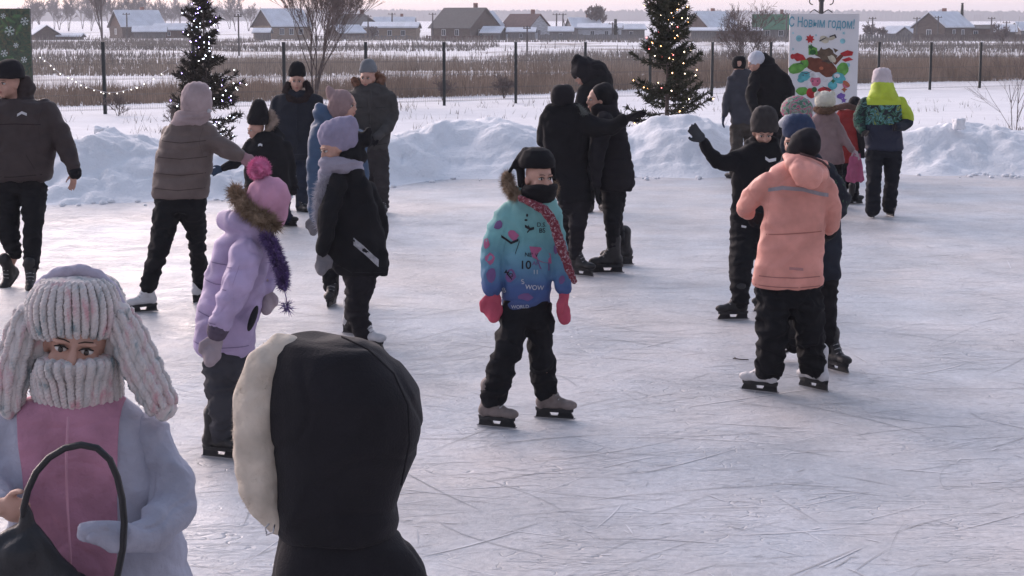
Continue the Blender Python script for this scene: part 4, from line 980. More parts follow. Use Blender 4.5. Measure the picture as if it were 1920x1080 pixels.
def patmat(name, cols, scale=14, base=None, zr=None, zcols=None, dist=1.5, rough=.75):
    """printed cloth: cells of several dyes (cols: [(pos, rgb)]), optionally a dyed gradient by height zr=(z0,z1)"""
    m, N, L, b = newmat(name); tc = N.new('ShaderNodeTexCoord')
    n = N.new('ShaderNodeTexNoise'); n.inputs['Scale'].default_value = scale; n.inputs['Detail'].default_value = 2; n.inputs['Distortion'].default_value = dist; L.new(tc.outputs['Object'], n.inputs[0])
    r = N.new('ShaderNodeValToRGB'); L.new(n.outputs['Fac'], r.inputs[0]); r.color_ramp.interpolation = 'CONSTANT'; e = r.color_ramp.elements
    e[0].position = cols[0][0]; e[0].color = (*cols[0][1], 1); e[1].position = cols[1][0]; e[1].color = (*cols[1][1], 1)
    for p_, c_ in cols[2:]: x = e.new(p_); x.color = (*c_, 1)
    L.new(r.outputs[0], b.inputs['Base Color'])
    n2 = N.new('ShaderNodeTexNoise'); n2.inputs['Scale'].default_value = 150; L.new(tc.outputs['Object'], n2.inputs[0])
    bp = N.new('ShaderNodeBump'); bp.inputs['Strength'].default_value = .3; bp.inputs['Distance'].default_value = .004; L.new(n2.outputs['Fac'], bp.inputs['Height']); L.new(bp.outputs[0], b.inputs['Normal'])
    b.inputs['Roughness'].default_value = rough; b.inputs['Specular IOR Level'].default_value = .2
    return m
def gradmat(name, stops, z0, z1, interp='LINEAR', rough=.7):
    m, N, L, b = newmat(name); tc = N.new('ShaderNodeTexCoord'); sp = N.new('ShaderNodeSeparateXYZ'); L.new(tc.outputs['Object'], sp.inputs[0])
    n = N.new('ShaderNodeTexNoise'); n.inputs['Scale'].default_value = 7; n.inputs['Detail'].default_value = 4; L.new(tc.outputs['Object'], n.inputs[0])
    mr = N.new('ShaderNodeMapRange'); L.new(sp.outputs['Z'], mr.inputs[0]); mr.inputs[1].default_value = z0; mr.inputs[2].default_value = z1
    r = N.new('ShaderNodeValToRGB'); r.color_ramp.interpolation = interp; L.new(mr.outputs[0], r.inputs[0]); e = r.color_ramp.elements
    e[0].position = stops[0][0]; e[0].color = (*stops[0][1], 1); e[1].position = stops[1][0]; e[1].color = (*stops[1][1], 1)
    for p_, c_ in stops[2:]: x = e.new(p_); x.color = (*c_, 1)
    v = N.new('ShaderNodeMapRange'); L.new(n.outputs['Fac'], v.inputs[0]); v.inputs[1].default_value = .3; v.inputs[2].default_value = .7; v.inputs[3].default_value = .82; v.inputs[4].default_value = 1.1
    mm = N.new('ShaderNodeVectorMath'); mm.operation = 'SCALE'; L.new(r.outputs[0], mm.inputs[0]); L.new(v.outputs[0], mm.inputs['Scale']); L.new(mm.outputs[0], b.inputs['Base Color'])
    n2 = N.new('ShaderNodeTexNoise'); n2.inputs['Scale'].default_value = 150; L.new(tc.outputs['Object'], n2.inputs[0])
    bp = N.new('ShaderNodeBump'); bp.inputs['Strength'].default_value = .3; bp.inputs['Distance'].default_value = .004; L.new(n2.outputs['Fac'], bp.inputs['Height']); L.new(bp.outputs[0], b.inputs['Normal'])
    b.inputs['Roughness'].default_value = rough; b.inputs['Specular IOR Level'].default_value = .25
    return m
def flat_on(fig, target, name, polys, m, off=.004, parent=None, dirv=(0, 1, 0)):
    """flat print laid on a garment: polygons in photo pixels are dropped straight back on to the cloth"""
    me = target.data; bv = BVHTree.FromPolygons([v.co for v in me.vertices], [tuple(p.vertices) for p in me.polygons]); mb = MB(); d = Vector(dirv)
    for poly in polys:
        vs = []
        for a, b in poly:
            q = fig.p(a, b, -1.0*0) - fig.loc
            h = bv.ray_cast(q-d*1.2, d)
            if h[0] is None: vs = None; break
            vs.append(h[0]-d*off+fig.loc)
        if vs: mb.add(vs, [tuple(range(len(vs)))])
    o = mb.build(name, m, parent or target, False); o['kind'] = 'stuff' if len(polys) > 1 else ''
    if not o['kind']: del o['kind']
    return o
def strip(pts, w, sub=6):
    out = []
    P_ = []
    for (a, b), (c, d) in zip(pts, pts[1:]):
        for i in range(sub): t = i/sub; P_.append((a+(c-a)*t, b+(d-b)*t))
    P_.append(pts[-1])
    for (a, b), (c, d) in zip(P_, P_[1:]): out.append([(a, b-w), (c, d-w), (c, d+w), (a, b+w)])
    return out
def text_on(fig, target, s, px, py, size_px, rot, m, name='lettering', off=.005, bold=0.0, sx=1.0):
    me = text_mesh(s, 1.0, bold/100, 0); me.transform(Matrix.Rotation(R(rot), 4, 'Z') @ Matrix.Diagonal((sx, 1, 1, 1)))
    polys = [[(px+me.vertices[i].co.x*size_px, py-me.vertices[i].co.y*size_px) for i in p.vertices] for p in me.polygons if p.normal.z > 0 or True]
    o = flat_on(fig, target, name, polys, m, off); bpy.data.meshes.remove(me); o['kind'] = 'stuff'; return o

def seams(f, lines, col, w=.8, part='jacket', name='seams'):
    t = [o for o in f.o.children if o.name.split('.')[0] == part][0]; P_ = []
    for l in lines: P_ += strip(l, w, 7)
    o = flat_on(f, t, name, P_, cloth('seam %.3f %.3f' % (col[0], col[2]), col, bump=.1), .0022); o['kind'] = 'stuff'; return o
# ---- man in dark brown jacket, far left
f = Fig('man in dark brown jacket and black beanie at the left edge', GY(532), 30, vox=.012)
f.head(15, 158, -.02, 28, -30, 0, neck=(25, 200, .03))
f.part('beanie', BLK2, [('r', [(110, 14, 24, .9), (114, 2, 34, 1), (121, -6, 41, 1), (130, -9, 45, 1.0), (142, -10, 46, 1.0), (147, -8, 45, .98)])], woolly(.003, 30))
BRN = cloth('dark brown shell', (.045, .034, .034), spec=.25, rough=.65)
j = f.part('jacket', BRN, [('r', [(184, -8, 66, .75), (196, -26, 92), (225, -36, 104), (265, -38, 104), (305, -38, 102), (334, -38, 96), (340, -34, 90)], .58),
    f.arm([(84, 208, 0, 23), (104, 238, 0, 22), (119, 266, -.02, 19), (132, 298, -.04, 16), (139, 320, -.05, 13)]), f.arm([(-30, 210, 0, 24), (-52, 270, 0, 20), (-58, 330, -.1, 14)]),
    ('c', [(40, 168, .06, 12), (50, 150, .08, 11), (56, 168, .08, 14), (46, 186, .08, 20), (0, 188, .08, 18)])], folds(.010, 9, 6, 1))
f.torso([(190, -10, 70), (260, -30, 95), (340, -30, 88)])
flat_on(f, j, 'logo', [strip([(43, 214), (51, 209), (60, 213)], 2.4, 3)[i] for i in range(6)], mat('white print', (.6, .6, .62), .6))
a1, c1 = f.foot(22, 536, -115, BOOTB, .27, False, .03, -35, name='boot'); a2, c2 = f.foot(58, 541, -80, BOOTB, .27, False, .0, -12, name='boot')
mb = ('c', [])
t = MB(); f.leg(t, (12, 350, 27), (14, 425, 22), (28, 474, 15), a1); f.leg(t, (62, 350, 28), (62, 425, 19), (58, 500, 15), a2); f.rows(t, [(328, -32, 88), (350, -30, 88), (362, -20, 84)], .5)
def trousers(f, t, m, A=.010, fz=18, seed=3, name='trousers', cuff=None):
    me = remesh(t, f.vox, 3); me.transform(Matrix.Translation(-f.loc)); disp(me, folds(A, fz, 8, seed)); me.polygons.foreach_set('use_smooth', [True]*len(me.polygons)); me.materials.append(m); return addobj(name, me, f.o)
trousers(f, t, BLK)
w = MB(); w.cap(f.p(140, 321, -.05), .058, f.p(141, 325, -.05), .056); f.raw('watch', w, BLK2)
f.hand(f.body, f.p(139, 322, -.05), f.p(136, 360, -.06), 1.0, 'bare', 1, .12, .5, (-.6, -.8, 0)); f.finish(.0085)
seams(f, [[(12, 200), (10, 260), (9, 335)], [(60, 288), (74, 314)], [(-34, 326), (30, 329), (94, 324)], [(86, 200), (80, 230), (84, 262)], [(0, 232), (40, 230), (84, 232)]], (.022, .017, .017), .9)

# ---- woman in beige-brown puffer, back view
f = Fig('woman in brown puffer jacket and pale pink beanie, seen from behind', GY(582), 345, vox=.012)
f.head(371, 188, 0, 27, 150, 6, eyes=False, neck=(360, 225, 0))
PUTTY = cloth('pale pink knit', (.34, .27, .275), bump=.8, bs=60); BEIGE = cloth('brown puffer shell', (.125, .096, .088), spec=.3, rough=.6)
f.part('beanie', PUTTY, [('r', [(153, 360, 378, 1), (158, 349, 388, 1), (172, 341, 396, 1), (192, 338, 398, 1), (207, 340, 397, 1), (212, 342, 394, 1)])], knit(.003, 40))
f.part('scarf', PUTTY, [('r', [(206, 334, 398, .95), (216, 326, 396, .9), (228, 320, 392, .8), (236, 322, 388, .75)])], folds(.008, 22, 4, 2))
g = MB(); g.ell(f.p(391, 208, -.06), Matrix.Diagonal((.022, .02, .016))); f.raw('glasses', g, mat('pale lens', (.5, .5, .52), .2))
f.part('jacket', BEIGE, [('r', [(224, 334, 384, .8), (232, 318, 392), (255, 303, 398), (290, 292, 399), (330, 287, 396), (362, 284, 393), (372, 288, 390)], .62),
    f.arm([(386, 244, 0, 18), (400, 264, -.02, 19), (424, 279, -.05, 17), (448, 291, -.08, 13)]), f.arm([(318, 250, .04, 16), (312, 296, .13, 15), (330, 322, .28, 12)])], folds(.007, 10, 5, 3, .105, .009))
f.torso([(230, 325, 385), (300, 298, 395), (370, 295, 385)])
PK = cloth('dusty pink glove', (.30, .18, .20), bump=.7, bs=60)
f.glove('mitten', PK, (450, 291, -.08), (474, 302, -.10), .85, 'mitten', 1)
f.glove('mitten', PK, (332, 324, .28), (345, 332, .36), .85, 'mitten', 1)
a1, c1 = f.foot(268, 586, -150, BOOTW, .25, True, 0, 0); a2, c2 = f.foot(380, 566, 60, BOOTW, .25, True, 0, 0)
t = MB(); f.leg(t, (314, 388, 27), (302, 455, 21), (277, 536, 16), a1); f.leg(t, (360, 388, 27), (369, 455, 19), (377, 530, 14), a2); f.rows(t, [(356, 290, 388), (384, 289, 388), (398, 296, 386)], .58)
trousers(f, t, BLK); f.finish()
seams(f, [[(300, 262), (345, 266), (390, 262)], [(294, 292), (345, 296), (392, 292)], [(290, 322), (345, 326), (390, 322)], [(288, 350), (340, 354), (388, 350)], [(384, 238), (378, 262), (384, 290)]], (.062, .047, .043), .7)

# ---- boy in black, fur hood
f = Fig('boy in black beanie with a fur edged hood reaching to the brown puffer jacket', GY(428), 510, vox=.012)
f.head(480, 243, -.005, 19.5, -58, 10, neck=(490, 262, 0))
f.part('beanie', BLK, [('r', [(186, 480, 490, 1), (190, 474, 496, 1), (204, 468, 502, 1), (220, 463, 505, 1), (230, 464, 503, 1), (234, 468, 502, 1)])], knit(.003, 40))
FURB = mat('pale brown fur', (.30, .235, .195), .95, .3, 20, 0, 50, .1)
f.fur('hood_fur', FURB, [(508, 212, .02, 9), (514, 226, .02, 11), (504, 243, .0, 10)], 1500, .035, .005)
j = f.part('jacket', BLK, [('r', [(246, 480, 512, .9), (256, 472, 530), (280, 462, 540), (315, 458, 545), (350, 458, 546), (376, 464, 540)], .62), ('c', [(508, 238, .05, 12), (520, 256, .06, 14)]),
    f.arm([(474, 268, 0, 12), (456, 292, -.03, 11), (438, 308, -.05, 10), (420, 314, -.07, 9)]), f.arm([(536, 275, 0, 12), (545, 310, .05, 11), (550, 340, .05, 9)])], folds(.008, 10, 6, 5))
flat_on(f, j, 'logo', [strip([(487, 271), (491, 269), (495, 271)], 2, 2)[i] for i in range(4)], mat('white print', (.6, .6, .62), .6))
f.torso([(252, 482, 520), (320, 468, 538), (374, 470, 535)])
f.glove('glove', cloth('dark blue glove', (.03, .05, .085)), (418, 315, -.07), (398, 324, -.08), .85, 'glove', 1)
f.glove('glove', BLK2, (550, 342, .05), (551, 362, .05), .85, 'glove', -1)
a1, c1 = f.foot(496, 428, -60, BOOTB, .24); a2, c2 = f.foot(540, 425, -20, BOOTB, .24)
t = MB(); f.leg(t, (488, 376, 16), (494, 396, 13), (496, 416, 11), a1); f.leg(t, (520, 376, 16), (532, 396, 13), (540, 412, 11), a2); f.rows(t, [(360, 464, 540), (382, 468, 538)], .55)
trousers(f, t, NAVY); f.finish()

# ---- standing man, black beanie
f = Fig('man in long navy jacket and black beanie standing with hands in pockets', GY(396), 560, vox=.0125)
f.head(557, 153, -.025, 20.5, 4, 3, neck=(557, 180, 0))
f.part('beanie', BLK, [('r', [(114, 553, 561, 1), (117, 547, 567, 1), (123, 543, 571, 1), (131, 541, 573, 1), (139, 540, 574, 1), (144, 541, 573, 1)])], knit(.003, 40))
DN = cloth('dark navy coat', (.018, .021, .030), spec=.25)
FURD = mat('dark fur', (.030, .022, .022), .95, .3, 20, 0, 50, .1)
f.fur('collar', FURD, [(540, 158, -.05, 8), (535, 172, -.04, 10), (545, 186, -.12, 10), (558, 190, -.14, 9), (572, 186, -.12, 10), (581, 172, -.04, 10), (575, 156, -.03, 8), (558, 160, .08, 12), (540, 160, .04, 9)], 2600, .022, .004)
f.part('jacket', DN, [('r', [(168, 542, 574, .9), (176, 524, 592), (192, 517, 600), (230, 519, 598), (265, 520, 596), (292, 519, 594), (298, 521, 592)], .62),
    f.arm([(521, 190, 0, 13), (513, 222, .02, 12.5), (515, 250, -.02, 11.5), (526, 268, -.12, 9)]), f.arm([(594, 190, 0, 13), (602, 222, .02, 12.5), (599, 250, -.02, 11.5), (589, 268, -.12, 9)]), ('c', [(557, 180, -.165, 1.6), (557, 290, -.19, 1.6)])], folds(.008, 8, 6, 7))
f.torso([(178, 535, 580), (230, 528, 590), (295, 530, 585)])
a1, c1 = f.foot(533, 394, -105, BOOTB, .28, False, name='boot'); a2, c2 = f.foot(568, 397, -50, BOOTB, .28, False, name='boot')
t = MB(); f.leg(t, (539, 302, 17), (537, 345, 14), (533, 382, 12), a1); f.leg(t, (573, 302, 18), (569, 345, 15), (567, 382, 12.5), a2); f.rows(t, [(285, 521, 592), (302, 523, 591)], .55)
trousers(f, t, cloth('dark blue denim', (.022, .028, .045))); f.finish()
seams(f, [[(532, 248), (538, 272)], [(583, 248), (577, 272)], [(520, 286), (557, 288), (594, 286)], [(530, 190), (527, 220)], [(586, 190), (589, 220)]], (.034, .038, .050), .6)

# ---- standing man, grey beanie, olive parka
f = Fig('man in olive grey parka with brown fur hood and grey beanie', GY(398), 705, vox=.0125)
f.head(689, 147, -.025, 20.5, -12, 4, neck=(694, 170, 0))
f.part('beanie', cloth('grey marl knit', (.16, .17, .185), bump=.8, bs=60), [('r', [(110, 686, 695, 1), (113, 680, 701, 1), (119, 676, 705, 1), (127, 674, 707, 1), (132, 673, 708, 1), (136, 674, 707, 1)])], knit(.003, 40))
FURR = mat('red brown fur', (.21, .12, .085), .95, .3, 20, 0, 50, .1)
f.fur('hood_fur', FURR, [(664, 150, -.02, 9), (670, 160, -.04, 7), (684, 168, .12, 8), (708, 140, .12, 8), (716, 146, .05, 10), (711, 160, .0, 8)], 2600, .034, .005)
OL = cloth('olive grey parka', (.050, .048, .048), spec=.25)
f.part('jacket', OL, [('r', [(156, 676, 712, .9), (164, 662, 726), (178, 654, 736), (210, 652, 736), (250, 655, 732), (276, 664, 728), (284, 668, 728)], .62), ('c', [(672, 158, .10, 12), (692, 168, .16, 16), (710, 160, .10, 13)]),
    f.arm([(656, 184, 0, 14), (652, 215, -.02, 13), (662, 240, -.14, 11), (684, 256, -.28, 9)]), f.arm([(730, 184, 0, 15), (736, 212, .0, 14), (727, 238, -.12, 12), (706, 258, -.28, 9)]), ('c', [(694, 168, -.17, 1.6), (694, 276, -.20, 1.6)])], folds(.009, 8, 6, 9))
f.torso([(168, 672, 718), (220, 662, 728), (280, 672, 724)])
f.glove('glove', BLK2, (687, 257, -.28), (702, 266, -.30), .95, 'glove', 1); f.glove('glove', BLK2, (705, 258, -.29), (692, 268, -.33), .95, 'glove', -1)
a1, c1 = f.foot(684, 397, -110, BOOTB, .28, False, name='boot'); a2, c2 = f.foot(718, 399, -75, BOOTB, .28, False, name='boot')
t = MB(); f.leg(t, (688, 292, 19), (686, 345, 14), (685, 384, 12), a1); f.leg(t, (710, 292, 20), (716, 345, 15), (719, 385, 11.5), a2); f.rows(t, [(274, 669, 728), (294, 670, 728)], .6)
trousers(f, t, cloth('grey trousers', (.040, .036, .038))); f.finish()
seams(f, [[(664, 262), (680, 264)], [(708, 270), (726, 268)], [(664, 200), (682, 201)], [(706, 201), (724, 200)], [(665, 184), (660, 214)], [(722, 184), (726, 214)]], (.028, .027, .027), .6)

# ---- woman in blue coat, half hidden
f = Fig('woman in blue coat and pointed beige knit hat behind the lilac hat', GY(573), 618, vox=.012)
f.head(650, 198, 0, 25, 60, 5, neck=(632, 232, .02))
f.part('knit_hat', cloth('beige rose knit', (.27, .19, .19), bump=.8, bs=60), [('c', [(617, 167, 0, 7), (622, 178, 0, 11), (636, 189, 0, 22), (642, 194, 0, 25)]), ('c', [(640, 192, 0, 25), (634, 204, .02, 22)])], knit(.003, 40))
BLUE = cloth('steel blue shell', (.055, .095, .165), spec=.3, rough=.6)
f.part('coat', BLUE, [('c', [(598, 200, .02, 9), (604, 214, .02, 18), (618, 228, .03, 20), (595, 238, 0, 12)]), ('r', [(232, 596, 660, .8), (246, 590, 676), (290, 590, 682), (350, 592, 680), (400, 592, 676), (418, 598, 672)], .6),
    f.arm([(600, 250, -.05, 20), (592, 300, -.08, 18), (590, 360, -.08, 15), (589, 405, -.10, 12)]), f.arm([(672, 255, .05, 16), (680, 330, .06, 14), (680, 390, .0, 12)])], folds(.008, 9, 6, 11))
f.torso([(240, 605, 660), (320, 600, 672), (410, 605, 665)])
f.glove('mitten', cloth('grey mitten', (.17, .16, .17), bump=.7, bs=60), (589, 405, -.10), (587, 448, -.10), .95, 'mitten', 1); f.glove('mitten', PK, (680, 390, .0), (682, 425, .0), .9, 'mitten', 1)
a1, c1 = f.foot(622, 574, -100, BOOTB, .26, True); a2, c2 = f.foot(664, 570, -70, BOOTB, .26, True)
t = MB(); f.leg(t, (620, 425, 23), (620, 490, 18), (620, 536, 15), a1); f.leg(t, (650, 425, 23), (660, 490, 17), (664, 535, 14), a2); f.rows(t, [(400, 598, 672), (428, 599, 670)], .55)
trousers(f, t, BLK); f.finish()

# ---- skater with lilac hat and black jacket, moving left
f = Fig('skater in slouchy lilac hat, grey scarf and flared black jacket', GY(655), 665, vox=.010)
f.head(625, 277, -.01, 31, -60, 22, neck=(645, 310, .02))
LIL = cloth('lilac knit', (.27, .245, .34), bump=.8, bs=60)
f.part('knit_hat', LIL, [('c', [(655, 232, 0, 17), (640, 247, 0, 29), (624, 254, 0, 30)]), ('c', [(655, 232, 0, 17), (653, 262, 0, 20), (640, 262, 0, 27)])], knit(.003, 34))
f.part('hood', BLK, [('c', [(668, 262, .04, 18), (684, 262, .03, 15), (690, 246, .02, 9)]), ('c', [(668, 262, .04, 18), (664, 284, .03, 19), (648, 296, -.04, 14), (672, 292, .03, 18)])], folds(.006, 14, 10, 2))
SCG = cloth('grey lilac scarf', (.30, .28, .34), bump=.8, bs=50)
f.part('scarf', SCG, [('c', [(612, 306, -.04, 15), (640, 310, -.05, 19), (666, 312, .0, 17)]), ('c', [(614, 316, -.04, 17), (612, 345, -.05, 16), (605, 370, -.06, 13)])], folds(.008, 26, 5, 4))
f.fur('scarf_fringe', mat('pale tinsel yarn', (.42, .41, .45), .8, .25, 20, 0, 50, .3), [(612, 330, -.08, 12), (601, 362, -.09, 14), (600, 400, -.10, 14), (606, 428, -.10, 10)], 2400, .05, .004, core=False, droop=.5)
j = f.part('jacket', BLK, [('r', [(316, 628, 680, .85), (336, 613, 690), (378, 606, 704), (433, 606, 719), (470, 607, 727), (498, 616, 730), (517, 640, 727)], .6),
    f.arm([(632, 345, -.10, 20), (617, 395, -.16, 20), (610, 440, -.18, 17), (605, 470, -.18, 13)]), f.arm([(690, 360, .1, 20), (712, 420, .14, 18), (704, 470, .10, 13)])], folds(.010, 8, 7, 13))
flat_on(f, j, 'reflective_stripe', strip([(666, 448), (685, 464), (712, 490)], 7, 4), mat('pale reflective tape', (.34, .34, .36), .6, .3, 30, .3, 60))
f.torso([(322, 635, 675), (420, 625, 705), (510, 640, 715)])
f.glove('mitten', cloth('grey mitten', (.17, .16, .17), bump=.7, bs=60), (606, 472, -.18), (601, 522, -.19), 1.0, 'mitten', -1, fn=woolly(.003, 40)); f.glove('mitten', cloth('grey mitten', (.17, .16, .17), bump=.7, bs=60), (703, 470, .1), (698, 500, .08), .9, 'mitten', 1)
a1, c1 = f.foot(692, 656, -25, BOOTW, .25, True); a2, c2 = f.foot(668, 628, -30, BOOTW, .25, True)
t = MB(); f.leg(t, (675, 530, 30), (669, 580, 23), (684, 632, 19), a1); f.leg(t, (680, 520, 28), (668, 570, 20), (660, 606, 15), a2); f.rows(t, [(496, 640, 722), (526, 644, 706)], .6)
trousers(f, t, BLK2); f.finish()
seams(f, [[(640, 345), (636, 400), (632, 470)], [(612, 480), (660, 506), (724, 508)], [(690, 370), (700, 430)]], (.024, .024, .028), .8)

# ---- girl in lilac jacket with pink pompom
f = Fig('girl in lilac jacket and pink pompom hat with purple tinsel', GY(862), 440, vox=.009)
f.head(498, 385, -.02, 42, 115, 15, eyes=False, neck=(470, 440, 0))
PINK = cloth('pink knit', (.44, .23, .32), bump=.9, bs=50)
f.part('knit_hat', PINK, [('e', 503, 372, -.02, 42, 42, 43), ('c', [(500, 385, -.02, 41), (503, 398, -.02, 38)])], knit(.004, 30))
f.fur('pompom', mat('bright pink pompom yarn', (.64, .22, .38), .95, .2, 20, 0, 50, .1), [(486, 317, -.02, 27)], 3200, .022, .0035, droop=0)
FURT = mat('tan raccoon fur', (.23, .155, .10), .95, .45, 14, 0, 50, .1, col2=(.38, .29, .21))
f.fur('hood_fur', FURT, [(440, 357, .03, 15), (452, 378, -.06, 17), (474, 398, -.12, 17), (498, 412, -.13, 17), (515, 424, -.09, 14)], 5200, .045, .0035)
LAV = cloth('lilac shell', (.39, .31, .47), spec=.3, rough=.6)
f.part('jacket', LAV, [('c', [(426, 414, .02, 20), (446, 420, -.03, 27), (470, 428, -.05, 28), (494, 438, -.05, 22)]), ('r', [(440, 418, 500, .85), (455, 404, 506), (490, 388, 503), (540, 378, 496), (600, 366, 484), (650, 363, 477), (672, 380, 468)], .62),
    f.arm([(462, 476, -.13, 30), (446, 525, -.19, 30), (428, 570, -.21, 27), (413, 606, -.20, 22)]), f.arm([(492, 480, .10, 24), (504, 520, .12, 20), (500, 540, .05, 14)])], folds(.010, 9, 6, 15, .17, .005))
f.torso([(445, 430, 490), (540, 395, 485), (665, 385, 465)])
GM = cloth('grey pink glove', (.33, .27, .29), bump=.7, bs=60)
cu = MB(); cu.cap(f.p(410, 614, -.20), .056, f.p(407, 622, -.20), .052); f.raw('cuff', cu, cloth('violet grey rib', (.09, .07, .10)))
f.glove('mitten', GM, (405, 628, -.20), (393, 682, -.22), 1.0, 'mitten', 1, fn=woolly(.003, 40)); f.glove('mitten', GM, (500, 542, .05), (500, 572, .02), .85, 'mitten', -1)
f.fur('tinsel', mat('purple tinsel foil', (.13, .085, .22), .35, .5, 40, 0, 50, .6), [(498, 440, -.12, 12), (512, 462, -.14, 14), (522, 490, -.14, 14), (530, 515, -.13, 12), (532, 538, -.12, 9)], 3600, .030, .006, core=False, droop=.1)
f.fur('tinsel_end', mat('purple tinsel foil', (.13, .085, .22), .35, .5, 40, 0, 50, .6), [(535, 570, -.12, 4), (541, 580, -.12, 6)], 90, .045, .006, core=False, droop=.1)
w = MB(); w.tube([f.p(532, 540, -.12), f.p(536, 556, -.12), f.p(541, 584, -.12)], .003, 5); f.raw('tinsel_cord', w, mat('purple tinsel foil', (.13, .085, .22)))
w = MB(); w.ell(f.p(474, 597, -.14), Matrix.Rotation(R(20), 3, 'Y') @ Matrix.Diagonal((.018, .04, .07))); f.raw('pocket_trim', w, BLK2)
a1, c1 = f.foot(416, 860, -20, BOOTB, .24, True); a2, c2 = f.foot(462, 832, -20, BOOTB, .24, True)
t = MB(); f.leg(t, (412, 690, 34), (416, 765, 26), (415, 822, 19), a1); f.leg(t, (442, 690, 34), (452, 760, 25), (460, 800, 19), a2); f.rows(t, [(650, 378, 472), (684, 382, 468)], .6)
trousers(f, t, cloth('charcoal trousers', (.045, .045, .052))); f.finish()
seams(f, [[(385, 520), (410, 528), (440, 530)], [(374, 580), (400, 590), (420, 592)], [(366, 636), (400, 648), (470, 644)], [(462, 486), (452, 520), (455, 560)], [(388, 486), (430, 492), (448, 490)]], (.22, .17, .28), 1.0)

# ---- boy in turquoise jacket, centre
f = Fig('child in turquoise and blue printed jacket, black jester hat and red mittens', GY(792), 985, vox=.008)
f.head(1011, 335, -.015, 37, 28, 2, neck=(1003, 372, .02))
f.part('jester_hat', BLK, [('r', [(276, 992, 1018, 1), (281, 981, 1030, 1), (293, 974, 1039, 1.02), (303, 972, 1042, 1.02), (310, 973, 1041, 1.0), (314, 976, 1039, .98)]), ('c', [(975, 310, .01, 9), (978, 345, 0, 8)]), ('c', [(986, 286, 0, 11), (968, 302, 0, 5), (955, 322, 0, 3.5)]), ('c', [(1032, 300, .02, 9), (1039, 335, .01, 5)])], woolly(.0025, 40))
f.part('neck_gaiter', BLK, [('r', [(344, 982, 1045, 1.15, -.02), (352, 978, 1047, 1.15, -.02), (364, 975, 1044, 1.1, -.01), (378, 970, 1040, .95)])], folds(.004, 34, 6, 2))
f.fur('hood_fur', FURT, [(952, 328, .06, 12), (952, 346, .03, 15), (962, 362, -.02, 13), (968, 372, -.05, 9)], 2400, .034, .003); f.fur('hood_fur', FURT, [(1040, 342, .03, 5), (1044, 352, .0, 6), (1040, 364, -.02, 5)], 500, .02, .003)
TQ = gradmat('turquoise to blue shell', [(0, (.045, .065, .17)), (.28, (.055, .10, .24)), (.5, (.11, .25, .34)), (.75, (.15, .36, .375)), (1, (.18, .39, .385))], .62, 1.22)
j = f.part('jacket', TQ, [('r', [(364, 966, 1036, .9), (378, 952, 1044), (398, 942, 1046, .62), (440, 938, 1041, .62), (490, 940, 1038, .62), (540, 942, 1033), (572, 943, 1030), (578, 946, 1028)], .62), ('c', [(968, 362, .05, 13), (990, 374, .06, 15), (1022, 372, .05, 12)]),
    f.arm([(953, 402, 0, 25), (936, 432, 0, 25), (924, 466, 0, 23), (920, 505, -.02, 21), (923, 538, -.04, 19)]), f.arm([(1034, 402, .0, 21), (1042, 440, .02, 20), (1048, 480, .0, 19), (1053, 512, -.03, 18), (1056, 540, -.05, 16)])], folds(.007, 10, 8, 17))
f.torso([(372, 970, 1030), (450, 950, 1035), (570, 952, 1025)])
PNK = mat('pink print', (.34, .10, .20), .7, .1, 10); INK = mat('black print', (.015, .015, .02), .7, .1, 10); WP_ = mat('grey white print', (.42, .43, .46), .6); PUR = mat('purple print', (.15, .08, .20), .7, .1, 10)
flat_on(f, j, 'pink_print', [el(963, 438, 10, 8, .5, 10, .2), [(992, 458), (1012, 460), (1032, 474), (1034, 492), (1016, 488), (998, 478)], el(919, 482, 10, 10, .3, 10, .2), el(912, 455, 6, 9, .2, 8, .2)], PNK)
flat_on(f, j, 'purple_print', [[(1006, 482), (1030, 490), (1030, 505), (1012, 500)], el(958, 512, 9, 13, .3, 10, .2), el(922, 512, 9, 14, .2, 10, .2), el(1046, 462, 7, 13, .2, 10, .2), el(985, 552, 14, 7, .1, 10, .2), el(1052, 520, 6, 9, .2, 8, .2), el(934, 420, 7, 9, .4, 8, .2)], PUR, .0045)
flat_on(f, j, 'scribble_print', strip([(984, 420), (994, 426), (1001, 424)], 2.6, 3)+strip([(990, 419), (994, 426), (988, 432)], 1.6, 3)+strip([(940, 440), (958, 452), (972, 446)], 2.4, 3)+strip([(966, 472), (974, 448)], 2.0, 3)+[el(988, 400, 2, 3), el(986, 409, 3, 2)]+strip([(948, 506), (960, 520)], 1.6, 3), INK)
for a_ in (('10', 985, 493, 22, 0, INK, .8), ('NEW', 996, 474, 11, -4, INK, .4), ('WOW', 1002, 535, 12, -5, WP_, .5), ('S', 980, 524, 13, 10, WP_, .5), ('MO', 954, 510, 11, -30, INK, .4), ('WORLD', 975, 571, 9, 3, WP_, .4), ('D.S.', 1015, 418, 11, 0, INK, .3), ('BS', 1016, 429, 12, 0, INK, .4), ('11', 1004, 506, 11, 0, WP_, .4), ('B', 945, 542, 13, 10, WP_, .4), ('AP', 1004, 490, 11, -5, PUR, .4)):
    text_on(f, j, a_[0], a_[1], a_[2], a_[3], a_[4], a_[5], bold=a_[6]*2)
REDW = patmat('red and white yarn', [(0, (.13, .025, .035)), (.50, (.21, .05, .07)), (.57, (.34, .29, .31)), (.62, (.13, .02, .035))], 70, dist=.5)
f.part('scarf', REDW, [('c', [(976, 372, -.09, 6), (998, 382, -.15, 7), (1022, 394, -.17, 9), (1038, 418, -.17, 10), (1048, 450, -.16, 10), (1058, 480, -.15, 9), (1068, 508, -.14, 8), (1076, 526, -.14, 6)])], woolly(.005, 60), .006)
RED_M = cloth('raspberry mitten', (.42, .075, .115), bump=.9, bs=50)
